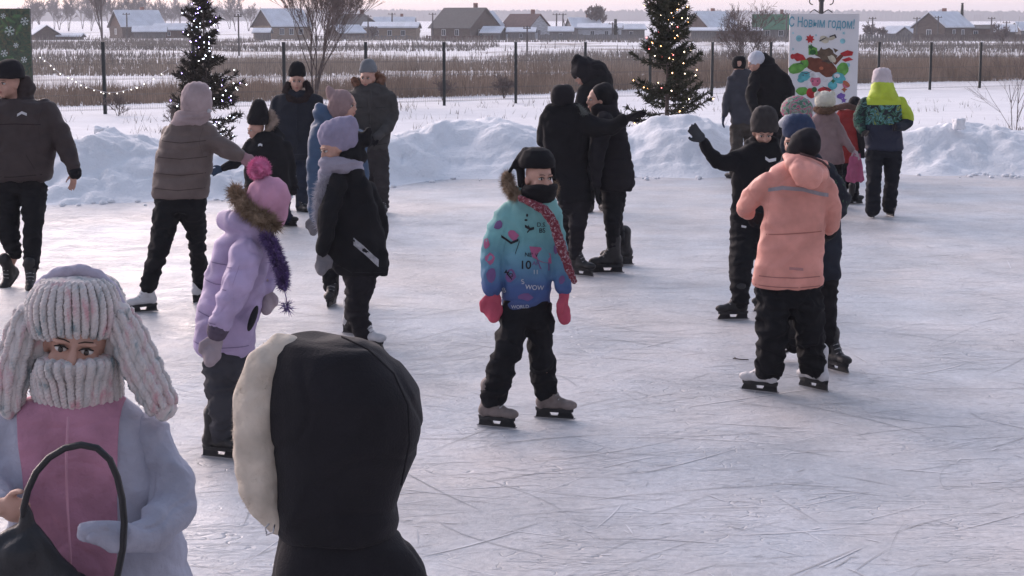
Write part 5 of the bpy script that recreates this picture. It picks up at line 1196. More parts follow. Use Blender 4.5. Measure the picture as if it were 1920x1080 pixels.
f.glove('mitten', RED_M, (924, 546, -.04), (926, 606, -.06), 1.08, 'mitten', 1, fn=woolly(.002, 60), k=1.15); f.glove('mitten', RED_M, (1058, 550, -.05), (1054, 606, -.08), 1.08, 'mitten', 1, fn=woolly(.002, 60), nrm=(1, -.4, 0), k=1.1)
a1, c1 = f.foot(932, 802, -22, BOOTG, .24, True); a2, c2 = f.foot(1040, 786, -15, BOOTG, .24, True)
t = MB(); f.leg(t, (964, 592, 31), (953, 655, 27), (926, 742, 25), a1); f.leg(t, (1008, 592, 31), (1014, 655, 26), (1021, 730, 25), a2); f.rows(t, [(556, 944, 1030), (586, 943, 1036), (606, 946, 1034)], .56)
trousers(f, t, BLK, .012, 14); f.finish(.006)
seams(f, [[(1003, 382), (1006, 440), (1004, 500), (1000, 572)], [(948, 404), (950, 440), (944, 470)]], (.06, .11, .16), .8)

# ---- the dark couple
f = Fig('person in long black coat, seen from behind, one arm stretched to the right', GY(516), 1070, vox=.012)
f.head(1056, 182, 0, 25, 150, 0, eyes=False, neck=(1062, 210, 0))
f.part('beanie', BLK2, [('r', [(158, 1044, 1066, 1), (163, 1036, 1074, 1), (175, 1032, 1078, 1), (188, 1032, 1077, 1), (198, 1036, 1075, .95)])], woolly(.003, 40))
f.part('coat', BLK, [('c', [(1032, 208, 0, 14), (1050, 204, .04, 16), (1076, 206, 0, 14)]), ('r', [(196, 1034, 1086, .9), (208, 1020, 1100), (235, 1016, 1106), (272, 1018, 1104), (315, 1030, 1102), (350, 1038, 1108), (378, 1046, 1112), (382, 1050, 1108)], .58),
    f.arm([(1092, 226, -.02, 20), (1122, 242, -.08, 19), (1148, 238, -.12, 16), (1168, 226, -.14, 12)]), f.arm([(1026, 224, .02, 17), (1020, 262, .1, 15), (1046, 270, .26, 12)])], folds(.009, 8, 6, 19))
f.torso([(206, 1032, 1088), (300, 1034, 1096), (375, 1052, 1106)])
f.fur('collar_fur', mat('grey frosted fur', (.16, .17, .16), .95, .3, 20, 0, 50, .1), [(1084, 200, -.05, 6), (1096, 212, -.08, 7), (1106, 222, -.04, 6)], 900, .03, .004)
f.glove('glove', BLK2, (1172, 224, -.14), (1216, 206, -.16), 1.12, 'glove', 1, .35, .25, (0, -.5, -1)); f.glove('glove', BLK2, (1046, 270, .26), (1062, 276, .3), .95, 'glove', 1)
a1, c1 = f.foot(1090, 518, -35, BOOTB, .27, True); a2, c2 = f.foot(1062, 500, -60, BOOTB, .27, True)
t = MB(); f.leg(t, (1088, 380, 20), (1082, 430, 17), (1079, 480, 13), a1); f.leg(t, (1066, 380, 20), (1062, 425, 15), (1062, 470, 12), a2); f.rows(t, [(360, 1044, 1106), (386, 1048, 1104)], .55)
trousers(f, t, BLK2); f.finish()

f = Fig('person in knee-length black quilted coat and big black skates, facing left', GY(512), 1142, vox=.0115)
f.head(1120, 187, 0, 24, -75, 4, neck=(1132, 212, 0))
f.part('beanie', BLK, [('c', [(1128, 176, 0, 20), (1132, 186, .02, 20)]), ('c', [(1134, 172, .02, 18), (1146, 182, .03, 14)])], woolly(.003, 40))
f.part('coat', BLK2, [('c', [(1142, 190, .03, 16), (1140, 204, .03, 18), (1120, 206, -.04, 13)]), ('r', [(198, 1112, 1154, .9), (212, 1106, 1164), (240, 1106, 1174), (280, 1108, 1182), (320, 1110, 1189), (346, 1113, 1190), (358, 1118, 1184)], .66),
    f.arm([(1134, 226, -.14, 18), (1124, 270, -.19, 17), (1118, 310, -.20, 14), (1119, 345, -.19, 10)]), f.arm([(1124, 226, .16, 16), (1098, 250, .20, 14), (1086, 240, .2, 10)])], folds(.006, 8, 6, 21, .085, .010))
f.torso([(206, 1120, 1152), (280, 1120, 1172), (352, 1125, 1180)])
f.glove('glove', BLK, (1119, 348, -.19), (1120, 384, -.19), 1.0, 'glove', -1, .15, .4, (1, -.3, 0)); f.glove('glove', BLK, (1086, 240, .2), (1070, 234, .2), 1.0, 'glove', 1)
a1, c1 = f.foot(1138, 513, 184, BOOTB, .31, True); a2, c2 = f.foot(1158, 498, 190, BOOTB, .31, True)
t = MB(); f.leg(t, (1148, 362, 21), (1148, 410, 17), (1150, 462, 12.5), a1); f.leg(t, (1156, 362, 19), (1154, 410, 15), (1162, 455, 11), a2); f.rows(t, [(340, 1122, 1180), (366, 1128, 1172)], .6)
trousers(f, t, BLK, .006); f.finish()

f = Fig('tall hooded person in black bending left behind the two dark coats', GY(398), 1112, vox=.013)
f.head(1091, 140, .0, 19, -70, 34, neck=(1110, 168, 0))
f.part('hood', BLK2, [('c', [(1083, 114, -.02, 13), (1092, 126, -.01, 21), (1101, 140, .0, 20)]), ('c', [(1083, 118, .02, 12), (1084, 136, .0, 14)]), ('c', [(1096, 120, .03, 16), (1116, 134, .03, 22), (1128, 146, 0, 20)])], folds(.007, 12, 8, 3))
f.part('jacket', BLK, [('c', [(1120, 136, .02, 22), (1126, 155, 0, 24)]), ('r', [(148, 1096, 1146, .9), (164, 1090, 1150), (200, 1086, 1150), (250, 1088, 1148), (290, 1090, 1146), (300, 1094, 1142)], .62), f.arm([(1094, 172, -.06, 13), (1086, 205, -.1, 12), (1084, 235, -.12, 10)]), f.arm([(1142, 176, 0, 13), (1148, 215, 0, 12), (1146, 248, 0, 10)])], folds(.008, 8, 6, 23))
f.torso([(160, 1100, 1142), (250, 1096, 1140), (298, 1100, 1138)])
f.glove('glove', BLK2, (1084, 236, -.12), (1083, 258, -.13)); f.glove('glove', BLK2, (1146, 249, 0), (1146, 272, 0))
a1, c1 = f.foot(1104, 398, -110, BOOTB, .28, False, name='boot'); a2, c2 = f.foot(1132, 396, -75, BOOTB, .28, False, name='boot')
t = MB(); f.leg(t, (1106, 308, 16), (1105, 350, 13), (1104, 386, 11), a1); f.leg(t, (1130, 308, 16), (1131, 350, 13), (1132, 384, 11), a2); f.rows(t, [(288, 1092, 1144), (310, 1094, 1142)], .6)
trousers(f, t, BLK); f.finish()

# ---- adults at the banner
f = Fig('adult in slate grey jacket and black hat left of the white hat', GY(333), 1392, vox=.0135)
f.head(1386, 122, 0, 17, 165, 0, eyes=False, neck=(1390, 142, 0))
f.part('beanie', BLK, [('r', [(105, 1378, 1394, 1), (109, 1373, 1398, 1), (118, 1371, 1399, 1), (126, 1373, 1398, 1), (129, 1375, 1396, 1)])], woolly(.003, 40))
f.part('jacket', cloth('slate shell', (.050, .052, .064), spec=.25), [('c', [(1388, 138, .02, 11), (1402, 140, .04, 12)]), ('r', [(130, 1378, 1404, .9), (140, 1370, 1414), (165, 1368, 1418), (200, 1368, 1420), (228, 1368, 1421), (234, 1372, 1416)], .6), f.arm([(1372, 150, 0, 10), (1366, 176, 0, 10), (1362, 196, -.02, 9), (1358, 214, -.04, 6.5)]), f.arm([(1414, 152, 0, 10), (1420, 180, .02, 9), (1420, 205, 0, 7)])], folds(.009, 8, 6, 25))
f.torso([(140, 1378, 1406), (230, 1376, 1412)])
f.glove('glove', cloth('navy glove', (.03, .04, .07)), (1357, 217, -.04), (1354, 240, -.05), 1.0, 'glove', 1, nrm=(1, -.3, 0)); f.glove('glove', BLK2, (1420, 206, 0), (1420, 226, -.02))
a1, c1 = f.foot(1374, 335, 130, BOOTB, .28, False, name='boot'); a2, c2 = f.foot(1408, 330, 80, BOOTB, .28, False, name='boot')
t = MB(); f.leg(t, (1382, 240, 14), (1380, 290, 11), (1375, 322, 9), a1); f.leg(t, (1406, 240, 14), (1408, 290, 11), (1408, 318, 9), a2); f.rows(t, [(222, 1370, 1418), (244, 1371, 1418)], .55)
trousers(f, t, cloth('khaki grey trousers', (.060, .052, .046))); f.finish()

f = Fig('adult in bulky black jacket and white hat beside the painted banner', GY(352), 1440, vox=.0135)
f.head(1416, 118, -.03, 17, -80, 18, neck=(1434, 138, 0))
f.part('knit_hat', cloth('white knit', (.50, .52, .58), bump=.8, bs=60), [('e', 1418, 109, -.03, 16, 17, 14, -20)], knit(.003, 40))
f.part('jacket', BLK, [('c', [(1432, 112, .02, 13), (1440, 118, .03, 14), (1428, 130, .0, 12)]), ('r', [(120, 1420, 1456, .9), (134, 1412, 1468), (155, 1410, 1474), (182, 1412, 1476), (205, 1416, 1474), (228, 1418, 1468), (234, 1424, 1462)], .62), f.arm([(1416, 145, -.06, 12), (1408, 180, -.18, 11), (1416, 208, -.3, 8)]), f.arm([(1470, 146, 0, 12), (1480, 172, -.02, 12), (1476, 200, -.12, 9)])], folds(.009, 8, 6, 27))
f.torso([(134, 1422, 1458), (228, 1426, 1460)])
f.glove('glove', BLK2, (1416, 210, -.3), (1420, 226, -.34)); f.glove('glove', BLK2, (1475, 202, -.12), (1470, 220, -.16))
a1, c1 = f.foot(1430, 352, -140, BOOTB, .28, False, name='boot'); a2, c2 = f.foot(1462, 350, -100, BOOTB, .28, False, name='boot')
t = MB(); f.leg(t, (1434, 240, 15), (1432, 295, 12), (1431, 338, 10), a1); f.leg(t, (1458, 240, 15), (1460, 295, 12), (1462, 336, 10), a2); f.rows(t, [(220, 1420, 1468), (244, 1421, 1468)], .6)
trousers(f, t, BLK2); f.finish()

# ---- boy waving
f = Fig('boy in black jacket and dark grey beanie raising one arm', GY(590), 1400, vox=.0095)
f.head(1431, 248, -.01, 27, 4, 26, neck=(1424, 275, .03))
f.part('beanie', cloth('dark grey knit', (.040, .036, .036), bump=.8, bs=60), [('r', [(198, 1424, 1444, 1), (203, 1415, 1452, 1), (215, 1409, 1458, 1.0), (232, 1407, 1460, 1.02), (245, 1408, 1459, 1.04), (248, 1410, 1457, 1.04)])], knit(.003, 36))
j = f.part('jacket', BLK, [('c', [(1408, 268, .02, 12), (1432, 284, -.05, 12), (1452, 268, .02, 12)]), ('r', [(266, 1406, 1456, .9), (280, 1386, 1466), (305, 1374, 1470), (350, 1372, 1466), (395, 1370, 1462), (424, 1368, 1458), (430, 1372, 1454)], .6),
    f.arm([(1386, 298, 0, 19), (1362, 306, -.03, 15), (1343, 302, -.05, 14), (1330, 285, -.08, 13), (1320, 268, -.10, 11)]), f.arm([(1462, 300, 0, 18), (1472, 340, .06, 16), (1470, 370, .02, 13)])], folds(.009, 9, 7, 29))
flat_on(f, j, 'logo', strip([(1431, 294), (1438, 299), (1452, 297)], 3, 3), mat('white print', (.6, .6, .62), .6)); flat_on(f, j, 'hem_print', strip([(1387, 421), (1396, 423)], 2, 2), mat('white print', (.6, .6, .62), .6))
f.torso([(275, 1400, 1458), (350, 1382, 1458), (425, 1380, 1450)])
f.glove('glove', cloth('grey black glove', (.05, .055, .062)), (1318, 264, -.10), (1296, 238, -.12), .95, 'glove', -1, .14, .5); f.glove('glove', BLK2, (1470, 372, .02), (1468, 400, 0), .9)
a1, c1 = f.foot(1374, 600, 186, BOOTB, .25, True); a2, c2 = f.foot(1440, 585, 190, BOOTB, .25, True)
t = MB(); f.leg(t, (1396, 438, 29), (1390, 500, 22), (1388, 562, 19), a1); f.leg(t, (1432, 438, 29), (1440, 500, 22), (1446, 550, 17), a2); f.rows(t, [(410, 1370, 1458), (440, 1370, 1458)], .58)
trousers(f, t, BLK, .009); f.finish(.0075)

# ---- child with navy beanie behind the peach jacket
f = Fig('child in navy beanie and dark jacket facing the peach jacket', GY(694), 1515, vox=.0095)
f.head(1492, 268, -.015, 32, -28, 6, neck=(1502, 300, .02))
f.part('beanie', cloth('navy blue knit', (.030, .048, .095), bump=.8, bs=60), [('r', [(213, 1486, 1510, 1), (218, 1476, 1519, 1), (229, 1468, 1527, 1.0), (243, 1466, 1529, 1), (254, 1467, 1528, 1), (258, 1471, 1525, 1)])], knit(.003, 36))
DJ = cloth('dark navy shell', (.018, .022, .032), spec=.25)
GPJ = patmat('dark jacket with green print', [(0, (.015, .018, .026)), (.62, (.04, .085, .05)), (.67, (.016, .02, .03)), (.74, (.05, .10, .10))], 12)
f.part('jacket', DJ, [('c', [(1480, 298, .04, 14), (1504, 306, .05, 18), (1528, 298, .04, 14)]), ('r', [(296, 1478, 1530, .9), (308, 1456, 1548), (340, 1448, 1562), (400, 1452, 1574), (460, 1460, 1578), (518, 1462, 1576), (526, 1466, 1570)], .55),
    f.arm([(1462, 325, .02, 18), (1448, 360, -.04, 15), (1456, 390, -.15, 12)])], folds(.009, 9, 7, 31))
f.part('sleeve', GPJ, [f.arm([(1546, 324, 0, 23), (1562, 352, -.02, 25), (1574, 376, -.04, 24), (1568, 396, -.10, 19), (1556, 408, -.16, 13)])], folds(.008, 10, 7, 32))
f.torso([(305, 1478, 1532), (400, 1466, 1560), (522, 1472, 1562)])
f.glove('glove', BLK2, (1456, 392, -.16), (1462, 412, -.2), .9); f.glove('glove', BLK2, (1554, 410, -.17), (1546, 428, -.2), .9)
a1, c1 = f.foot(1476, 676, -150, BOOTB, .25, True, .05, -20); a2, c2 = f.foot(1568, 697, -60, BOOTB, .25, True)
t = MB(); f.leg(t, (1496, 535, 28), (1500, 600, 22), (1488, 645, 17), a1); f.leg(t, (1544, 535, 28), (1550, 600, 19), (1554, 655, 14), a2); f.rows(t, [(505, 1464, 1574), (538, 1468, 1570)], .5)
trousers(f, t, BLK, .008); f.finish(.0075)

# ---- girl in peach jacket
f = Fig('girl in peach hooded jacket and black hat, seen from behind', GY(738), 1480, vox=.0085)
f.head(1508, 276, .01, 29, 150, 6, eyes=False, neck=(1498, 312, 0))
f.part('beanie', BLK2, [('e', 1510, 271, .0, 30, 31, 29, 20), ('c', [(1515, 263, 0, 24), (1509, 272, 0, 28), (1498, 284, .0, 24), (1488, 296, 0, 14)])], woolly(.005, 26))
PEACH = cloth('peach shell', (.60, .265, .215), spec=.3, rough=.55)
j = f.part('jacket', PEACH, [('r', [(302, 1470, 1534, .8), (316, 1446, 1552), (345, 1432, 1556), (395, 1430, 1549), (448, 1424, 1545), (500, 1415, 1544), (534, 1410, 1543), (540, 1414, 1540)], .60),
    f.arm([(1438, 344, -.02, 21), (1420, 360, .02, 22), (1405, 376, .08, 21), (1398, 392, .2, 17), (1404, 400, .34, 13)]), f.arm([(1548, 352, 0, 22), (1558, 385, .02, 21), (1556, 420, .06, 19), (1552, 432, .16, 15)])], folds(.007, 9, 6, 33, .20, .004))
f.part('hood', cloth('peach lining', (.66, .295, .24), spec=.3, rough=.55), [('c', [(1476, 296, -.04, 10), (1488, 306, -.11, 17), (1512, 326, -.15, 26), (1536, 326, -.10, 17)]), ('c', [(1488, 306, -.11, 17), (1515, 308, -.05, 18), (1546, 308, -.02, 9)]), ('c', [(1500, 322, -.16, 20), (1520, 332, -.16, 22)])], folds(.007, 12, 10, 5))
w = MB(); w.tube([f.p(1500, 288, -.16), f.p(1522, 294, -.17), f.p(1542, 303, -.12), f.p(1555, 314, -.06)], .007, 6); f.raw('hood_zip', w, cloth('brown tape', (.07, .04, .04)))
flat_on(f, j, 'reflective_stripe', strip([(1437, 354), (1462, 349), (1500, 352), (1530, 360), (1550, 364)], 3.6, 6), mat('grey reflective tape', (.26, .24, .26), .5, .1, 30), .004)
flat_on(f, j, 'seam', strip([(1426, 437), (1480, 434), (1543, 430)], 1.0, 8), cloth('peach seam', (.36, .14, .11)), .002)
flat_on(f, j, 'small_print', strip([(1474, 498), (1500, 500)], 2.5, 3), cloth('peach print', (.40, .20, .19)), .002)
f.torso([(312, 1465, 1535), (400, 1440, 1535), (535, 1425, 1530)])
f.glove('glove', BLK2, (1405, 401, .36), (1420, 408, .44), .85); f.part('cuff', BLK, [('c', [(1554, 432, .14, 17), (1548, 440, .22, 14)])]); f.glove('glove', BLK2, (1547, 442, .24), (1538, 452, .32), .85)
a1, c1 = f.foot(1424, 735, 150, BOOTW, .25, True, 0, 0, 0); a2, c2 = f.foot(1525, 730, 128, BOOTW, .25, True, 0, 0)
t = MB(); f.leg(t, (1452, 552, 36), (1448, 620, 31), (1444, 688, 28), a1); f.leg(t, (1506, 552, 36), (1518, 620, 28), (1522, 684, 26), a2); f.rows(t, [(515, 1414, 1542), (550, 1416, 1540), (572, 1420, 1536)], .52)
trousers(f, t, BLK, .014, 14); f.finish(.0075)
seams(f, [[(1440, 358), (1436, 400), (1432, 430)], [(1544, 366), (1545, 400), (1541, 430)], [(1420, 514), (1480, 516), (1541, 514)], [(1414, 531), (1480, 534), (1541, 532)]], (.33, .14, .12), .9)

# ---- smaller children near the banner
f = Fig('child in dark coat and green and pink patterned hat', GY(410), 1494, vox=.012)
f.head(1492, 210, 0, 24, -120, 5, eyes=False, neck=(1494, 238, 0))
f.part('knit_hat', patmat('green pink knit', [(0, (.08, .15, .11)), (.42, (.20, .28, .23)), (.52, (.40, .07, .16)), (.60, (.12, .22, .17)), (.7, (.35, .38, .36))], 13), [('e', 1494, 204, 0, 31, 30, 24), ('c', [(1494, 206, 0, 27), (1500, 216, 0, 24)])], knit(.003, 36))
f.part('hat_band', cloth('white fleece', (.50, .51, .54), bump=.8), [('c', [(1466, 232, -.04, 8), (1476, 224, -.12, 9), (1490, 220, -.16, 8)])], woolly(.004, 40))
f.part('coat', DJ, [('r', [(228, 1478, 1512, .9), (240, 1470, 1522), (290, 1468, 1526), (340, 1466, 1528)], .62), f.arm([(1476, 250, -.02, 10), (1468, 290, -.04, 9), (1468, 315, -.06, 8)]), f.arm([(1518, 250, 0, 10), (1526, 290, 0, 9), (1526, 315, 0, 8)])], folds(.008, 9, 7, 35))
f.torso([(240, 1480, 1512), (335, 1478, 1518)])
f.glove('glove', BLK2, (1468, 317, -.06), (1468, 332, -.06), .8); f.glove('glove', BLK2, (1526, 317, 0), (1526, 332, 0), .8)
a1, c1 = f.foot(1484, 410, -100, BOOTB, .23); a2, c2 = f.foot(1512, 408, -80, BOOTB, .23)
t = MB(); f.leg(t, (1484, 345, 13), (1484, 375, 11), (1484, 398, 9), a1); f.leg(t, (1510, 345, 13), (1511, 375, 11), (1512, 396, 9), a2); f.rows(t, [(325, 1468, 1526), (348, 1470, 1524)], .55)
trousers(f, t, BLK); f.finish()

f = Fig('child in dusty pink coat and cream bear-eared hat', GY(392), 1552, vox=.0115)
f.head(1546, 190, 0, 18, 155, 0, eyes=False, neck=(1548, 212, 0))
CRM = cloth('cream fleece', (.52, .50, .43), bump=.9, bs=50)
f.part('bear_hat', CRM, [('e', 1547, 189, 0, 20, 20, 19), ('e', 1533, 178, 0, 7, 5, 7), ('e', 1560, 177, 0, 7, 5, 7)], woolly(.005, 45), .008)
f.fur('collar_fur', mat('brown fur', (.14, .085, .06), .95, .3, 20, 0, 50, .1), [(1530, 205, 0, 8), (1540, 208, -.10, 9), (1556, 208, -.10, 9), (1565, 203, 0, 8)], 1300, .03, .004)
f.part('coat', cloth('dusty pink shell', (.235, .165, .170), spec=.28), [('r', [(206, 1534, 1562, .9), (216, 1526, 1570), (240, 1526, 1574), (275, 1528, 1580), (304, 1530, 1584), (309, 1534, 1580)], .6), f.arm([(1530, 224, 0, 9), (1525, 250, .04, 9), (1530, 275, .08, 7)]), f.arm([(1565, 224, 0, 10), (1576, 248, -.03, 10), (1590, 270, -.08, 8.5), (1598, 280, -.10, 7)])], folds(.007, 9, 6, 37))
f.torso([(214, 1536, 1560), (300, 1538, 1574)])
f.glove('mitten', PK, (1530, 276, .08), (1532, 292, .1), .8, 'mitten'); f.glove('mitten', cloth('pale pink mitten', (.42, .34, .36)), (1600, 283, -.11), (1609, 298, -.13), .85, 'mitten')
hb = f.p(1608, 292, -.13)
a1, c1 = f.foot(1544, 391, 110, BOOTB, .22); a2, c2 = f.foot(1572, 389, 70, BOOTB, .22)
t = MB(); f.leg(t, (1544, 312, 12), (1544, 350, 10), (1544, 378, 8.5), a1); f.leg(t, (1568, 312, 12), (1570, 350, 10), (1572, 376, 8.5), a2); f.rows(t, [(298, 1532, 1582), (316, 1534, 1578)], .55)
trousers(f, t, BLK); f.finish()
Yb = f.Y-.15
bg_ = empty('bag', P(1604, 340, Yb), 'soft pink bag hanging from the hand of the child in the bear-eared hat', 'bag')
m = MB()
def bagrows(m, rows, Y, df):
    g = Fig.__new__(Fig); g.Y = Y; g.rows(m, rows, df)
bagrows(m, [(293, 1594, 1610, .5), (298, 1591, 1616), (320, 1588, 1621), (338, 1586, 1622), (343, 1590, 1618)], Yb, .35)
me = remesh(m, .01, 3); me.transform(Matrix.Translation(-bg_.location)); disp(me, folds(.012, 5, 12, 3)); me.polygons.foreach_set('use_smooth', [True]*len(me.polygons)); me.materials.append(cloth('pink bag fabric', (.42, .11, .20), spec=.3)); addobj('pouch', me, bg_)
m = MB(); m.tube([P(1598, 296, Yb), P(1602, 288, Yb), hb, P(1612, 288, Yb), P(1613, 297, Yb)], .007, 6); m.build('handle', cloth('pink bag fabric', (.42, .11, .20)), bg_)

f = Fig('child in red coat and black hat behind the dusty pink coat', GY(380), 1592, vox=.0125)
f.head(1602, 196, .02, 14, 170, 0, eyes=False, neck=(1596, 214, 0))
f.part('beanie', BLK2, [('e', 1603, 194, .02, 13, 14, 14)], woolly(.003, 40))
f.part('coat', cloth('deep red cloth', (.24, .030, .030)), [('r', [(206, 1574, 1606, .9), (214, 1569, 1612), (245, 1566, 1616), (280, 1566, 1614), (305, 1570, 1610)], .6), f.arm([(1570, 222, 0, 9), (1566, 255, 0, 9), (1568, 280, 0, 7)])], folds(.008, 9, 6, 39))
f.part('sleeve', BLK2, [f.arm([(1608, 220, -.05, 9), (1614, 245, -.08, 9), (1616, 275, -.08, 7)])])
f.part('collar', cloth('brown pile trim', (.10, .06, .05), bump=1, bs=50), [('c', [(1570, 202, -.04, 6), (1588, 198, -.1, 6), (1606, 204, -.06, 6)])], woolly(.006, 40))
f.torso([(214, 1576, 1604), (300, 1576, 1606)])
f.glove('glove', BLK2, (1616, 277, -.08), (1617, 292, -.08), .8); f.glove('glove', BLK2, (1568, 282, 0), (1568, 297, 0), .8)
a1, c1 = f.foot(1580, 381, 95, BOOTB, .23); a2, c2 = f.foot(1603, 383, 20, BOOTB, .23)
t = MB(); f.leg(t, (1582, 310, 12), (1581, 345, 10), (1580, 370, 8.5), a1); f.leg(t, (1602, 310, 12), (1602, 345, 10), (1603, 371, 8.5), a2); f.rows(t, [(296, 1571, 1610), (315, 1573, 1608)], .55)
trousers(f, t, BLK); f.finish()

f = Fig('child in lime green, patterned and navy ski jacket and white hat', GY(407), 1655, vox=.011)
f.head(1654, 148, 0, 18.5, 178, 0, eyes=False, neck=(1655, 172, 0))
f.part('knit_hat', cloth('pinkish white knit', (.52, .46, .48), bump=.8, bs=60), [('r', [(127, 1645, 1663, 1), (131, 1639, 1669, 1), (142, 1636, 1672, 1), (154, 1634, 1674, 1), (160, 1636, 1672, 1)])], knit(.004, 36))
zz = lambda py: P(1655, py, f.Y).z
LIME = cloth('lime shell', (.42, .53, .045), spec=.3, rough=.6)
def ski():
    m, N, L, b = newmat('lime, patterned and navy shell'); tc = N.new('ShaderNodeTexCoord'); sp = N.new('ShaderNodeSeparateXYZ'); L.new(tc.outputs['Object'], sp.inputs[0])
    n = N.new('ShaderNodeTexNoise'); n.inputs['Scale'].default_value = 8; n.inputs['Detail'].default_value = 2; n.inputs['Distortion'].default_value = 2; L.new(tc.outputs['Object'], n.inputs[0])
    r = N.new('ShaderNodeValToRGB'); r.color_ramp.interpolation = 'CONSTANT'; L.new(n.outputs['Fac'], r.inputs[0]); e = r.color_ramp.elements
    e[0].position = 0; e[0].color = (.012, .016, .024, 1); e[1].position = .44; e[1].color = (.04, .12, .07, 1)
    for p_, c_ in ((.5, (.10, .26, .27)), (.56, (.02, .03, .04)), (.62, (.20, .27, .05)), (.68, (.05, .12, .10))): x = e.new(p_); x.color = (*c_, 1)
    def step(z):
        g = N.new('ShaderNodeMath'); g.operation = 'GREATER_THAN'; L.new(sp.outputs['Z'], g.inputs[0]); g.inputs[1].default_value = z; return g.outputs[0]
    a = N.new('ShaderNodeMixRGB'); L.new(step(zz(233)), a.inputs[0]); a.inputs[1].default_value = (.016, .020, .040, 1); L.new(r.outputs[0], a.inputs[2])
    c = N.new('ShaderNodeMixRGB'); L.new(step(zz(196)), c.inputs[0]); L.new(a.outputs[0], c.inputs[1]); c.inputs[2].default_value = (.42, .53, .045, 1); L.new(c.outputs[0], b.inputs['Base Color'])
    b.inputs['Roughness'].default_value = .6; b.inputs['Specular IOR Level'].default_value = .3; return m
f.part('jacket', ski(), [('r', [(176, 1636, 1676, .85), (184, 1622, 1690, .66), (200, 1618, 1694), (233, 1618, 1690), (262, 1620, 1692), (278, 1622, 1694), (284, 1626, 1690)], .56)], folds(.007, 9, 6, 41))
f.part('hood', LIME, [('r', [(148, 1644, 1668, 1.0), (154, 1635, 1674, 1.1), (168, 1633, 1678, 1.1), (180, 1626, 1684, .9), (190, 1628, 1684, .7)])], folds(.006, 12, 8, 2))
f.part('sleeve', LIME, [f.arm([(1688, 192, 0, 12), (1697, 210, -.01, 12.5), (1702, 222, -.02, 12)])], folds(.006, 12, 8, 3)); f.part('sleeve_end', cloth('dark navy shell', (.018, .022, .032)), [f.arm([(1701, 229, -.03, 12), (1694, 236, -.08, 10), (1682, 238, -.2, 8)])])
f.part('sleeve', patmat('dark green patterned shell', [(0, (.012, .018, .022)), (.45, (.035, .10, .07)), (.54, (.015, .02, .025)), (.62, (.08, .18, .16))], 10), [f.arm([(1622, 194, 0, 12), (1613, 215, -.01, 12), (1610, 232, -.03, 11), (1618, 244, -.12, 8)])], folds(.006, 12, 8, 4))
f.torso([(184, 1632, 1680), (240, 1628, 1682), (282, 1630, 1684)])
f.glove('glove', BLK2, (1681, 238, -.21), (1672, 240, -.32), .85); f.glove('glove', BLK2, (1618, 246, -.13), (1628, 252, -.24), .85)
a1, c1 = f.foot(1638, 408, 80, BOOTG, .24); a2, c2 = f.foot(1669, 405, 100, BOOTG, .24)
t = MB(); f.leg(t, (1640, 288, 18), (1638, 340, 14), (1637, 392, 15), a1); f.leg(t, (1674, 288, 18), (1672, 340, 14), (1667, 388, 14.5), a2); f.rows(t, [(272, 1623, 1692), (294, 1624, 1691)], .52)
trousers(f, t, cloth('blue black trousers', (.011, .012, .017)), .008); f.finish()
seams(f, [[(1656, 190), (1656, 196)], [(1626, 244), (1634, 262)], [(1686, 244), (1678, 262)]], (.05, .06, .09), .7)

# ---- foreground: hooded figure, facing left
Y0 = 3.55; g0 = GPY(Y0)
f = Fig('nearest figure in black hood with cream fleece lining, back turned', Y0, 620, vox=.0065)
f.head(585, 790, 0, 112, -62, 4, eyes=False, neck=(620, 930, .03))
HB = cloth('black hood cloth', (.0125, .0115, .0145), bump=.45, bs=210, spec=.25, rough=.85, sheen=.04)
f.part('hood', HB, [('r', [(627, 545, 640, .8), (634, 520, 680, .85), (652, 508, 716, .88), (690, 503, 755, .88), (735, 503, 786, .86), (790, 506, 792, .86), (845, 510, 780, .86), (900, 512, 762, .84), (945, 514, 744, .84), (985, 522, 742, .8), (1002, 530, 738, .8)])], folds(.0065, 6, 5, 43), smooth=5)
w = MB(); w.tube([f.p(a, b, c) for a, b, c in ((640, 631, -.10), (690, 655, -.115), (738, 700, -.105), (765, 760, -.09), (768, 830, -.09), (752, 910, -.10))], .0022, 6); f.raw('hood_seam', w, BLK2)
f.part('hood_lining', cloth('cream fleece lining', (.50, .44, .37), bump=1.0, bs=45, vs=16), [('c', [(532, 662, -.02, 37), (498, 694, -.03, 40), (482, 745, -.03, 44), (478, 810, -.03, 44), (482, 870, -.03, 42), (490, 930, -.03, 38), (520, 975, -.02, 28)]), ('c', [(532, 662, .06, 36), (500, 700, .10, 38), (488, 800, .12, 40), (500, 930, .08, 36)])], woolly(.005, 36), smooth=4)
f.fur('lining_fuzz', cloth('cream fleece lining', (.50, .44, .37)), [(532, 662, -.02, 50), (498, 694, -.03, 54), (482, 745, -.03, 60), (478, 810, -.03, 60), (482, 870, -.03, 57), (490, 930, -.03, 52)], 22000, .010, .0018, core=False, droop=0)
f.part('jacket', HB, [('r', [(985, 535, 735, .75), (1004, 525, 748, .7), (1030, 518, 775, .66), (1065, 508, 800, .62), (1120, 492, 820, .6), (1250, 470, 835, .58), (1450, 462, 838, .58), (1560, 470, 830, .58)]),
    f.arm([(795, 1130, 0, 52), (815, 1260, 0, 46), (800, 1400, -.05, 38)]), f.arm([(515, 1130, .02, 50), (492, 1260, .02, 44), (500, 1400, -.04, 36)])], folds(.006, 7, 6, 45, .11, .004))
w = MB(); w.tube([f.p(515, 984, -.10), f.p(512, 998, -.11), f.p(500, 1003, -.10), f.p(497, 990, -.09), f.p(505, 982, -.09)], .0018, 6); f.raw('zip_pull', w, M_STEEL)
f.torso([(990, 560, 715), (1250, 520, 790), (1550, 510, 800)])
f.glove('glove', BLK2, (798, 1420, -.06), (790, 1520, -.08)); f.glove('glove', BLK2, (502, 1420, -.05), (506, 1520, -.07))
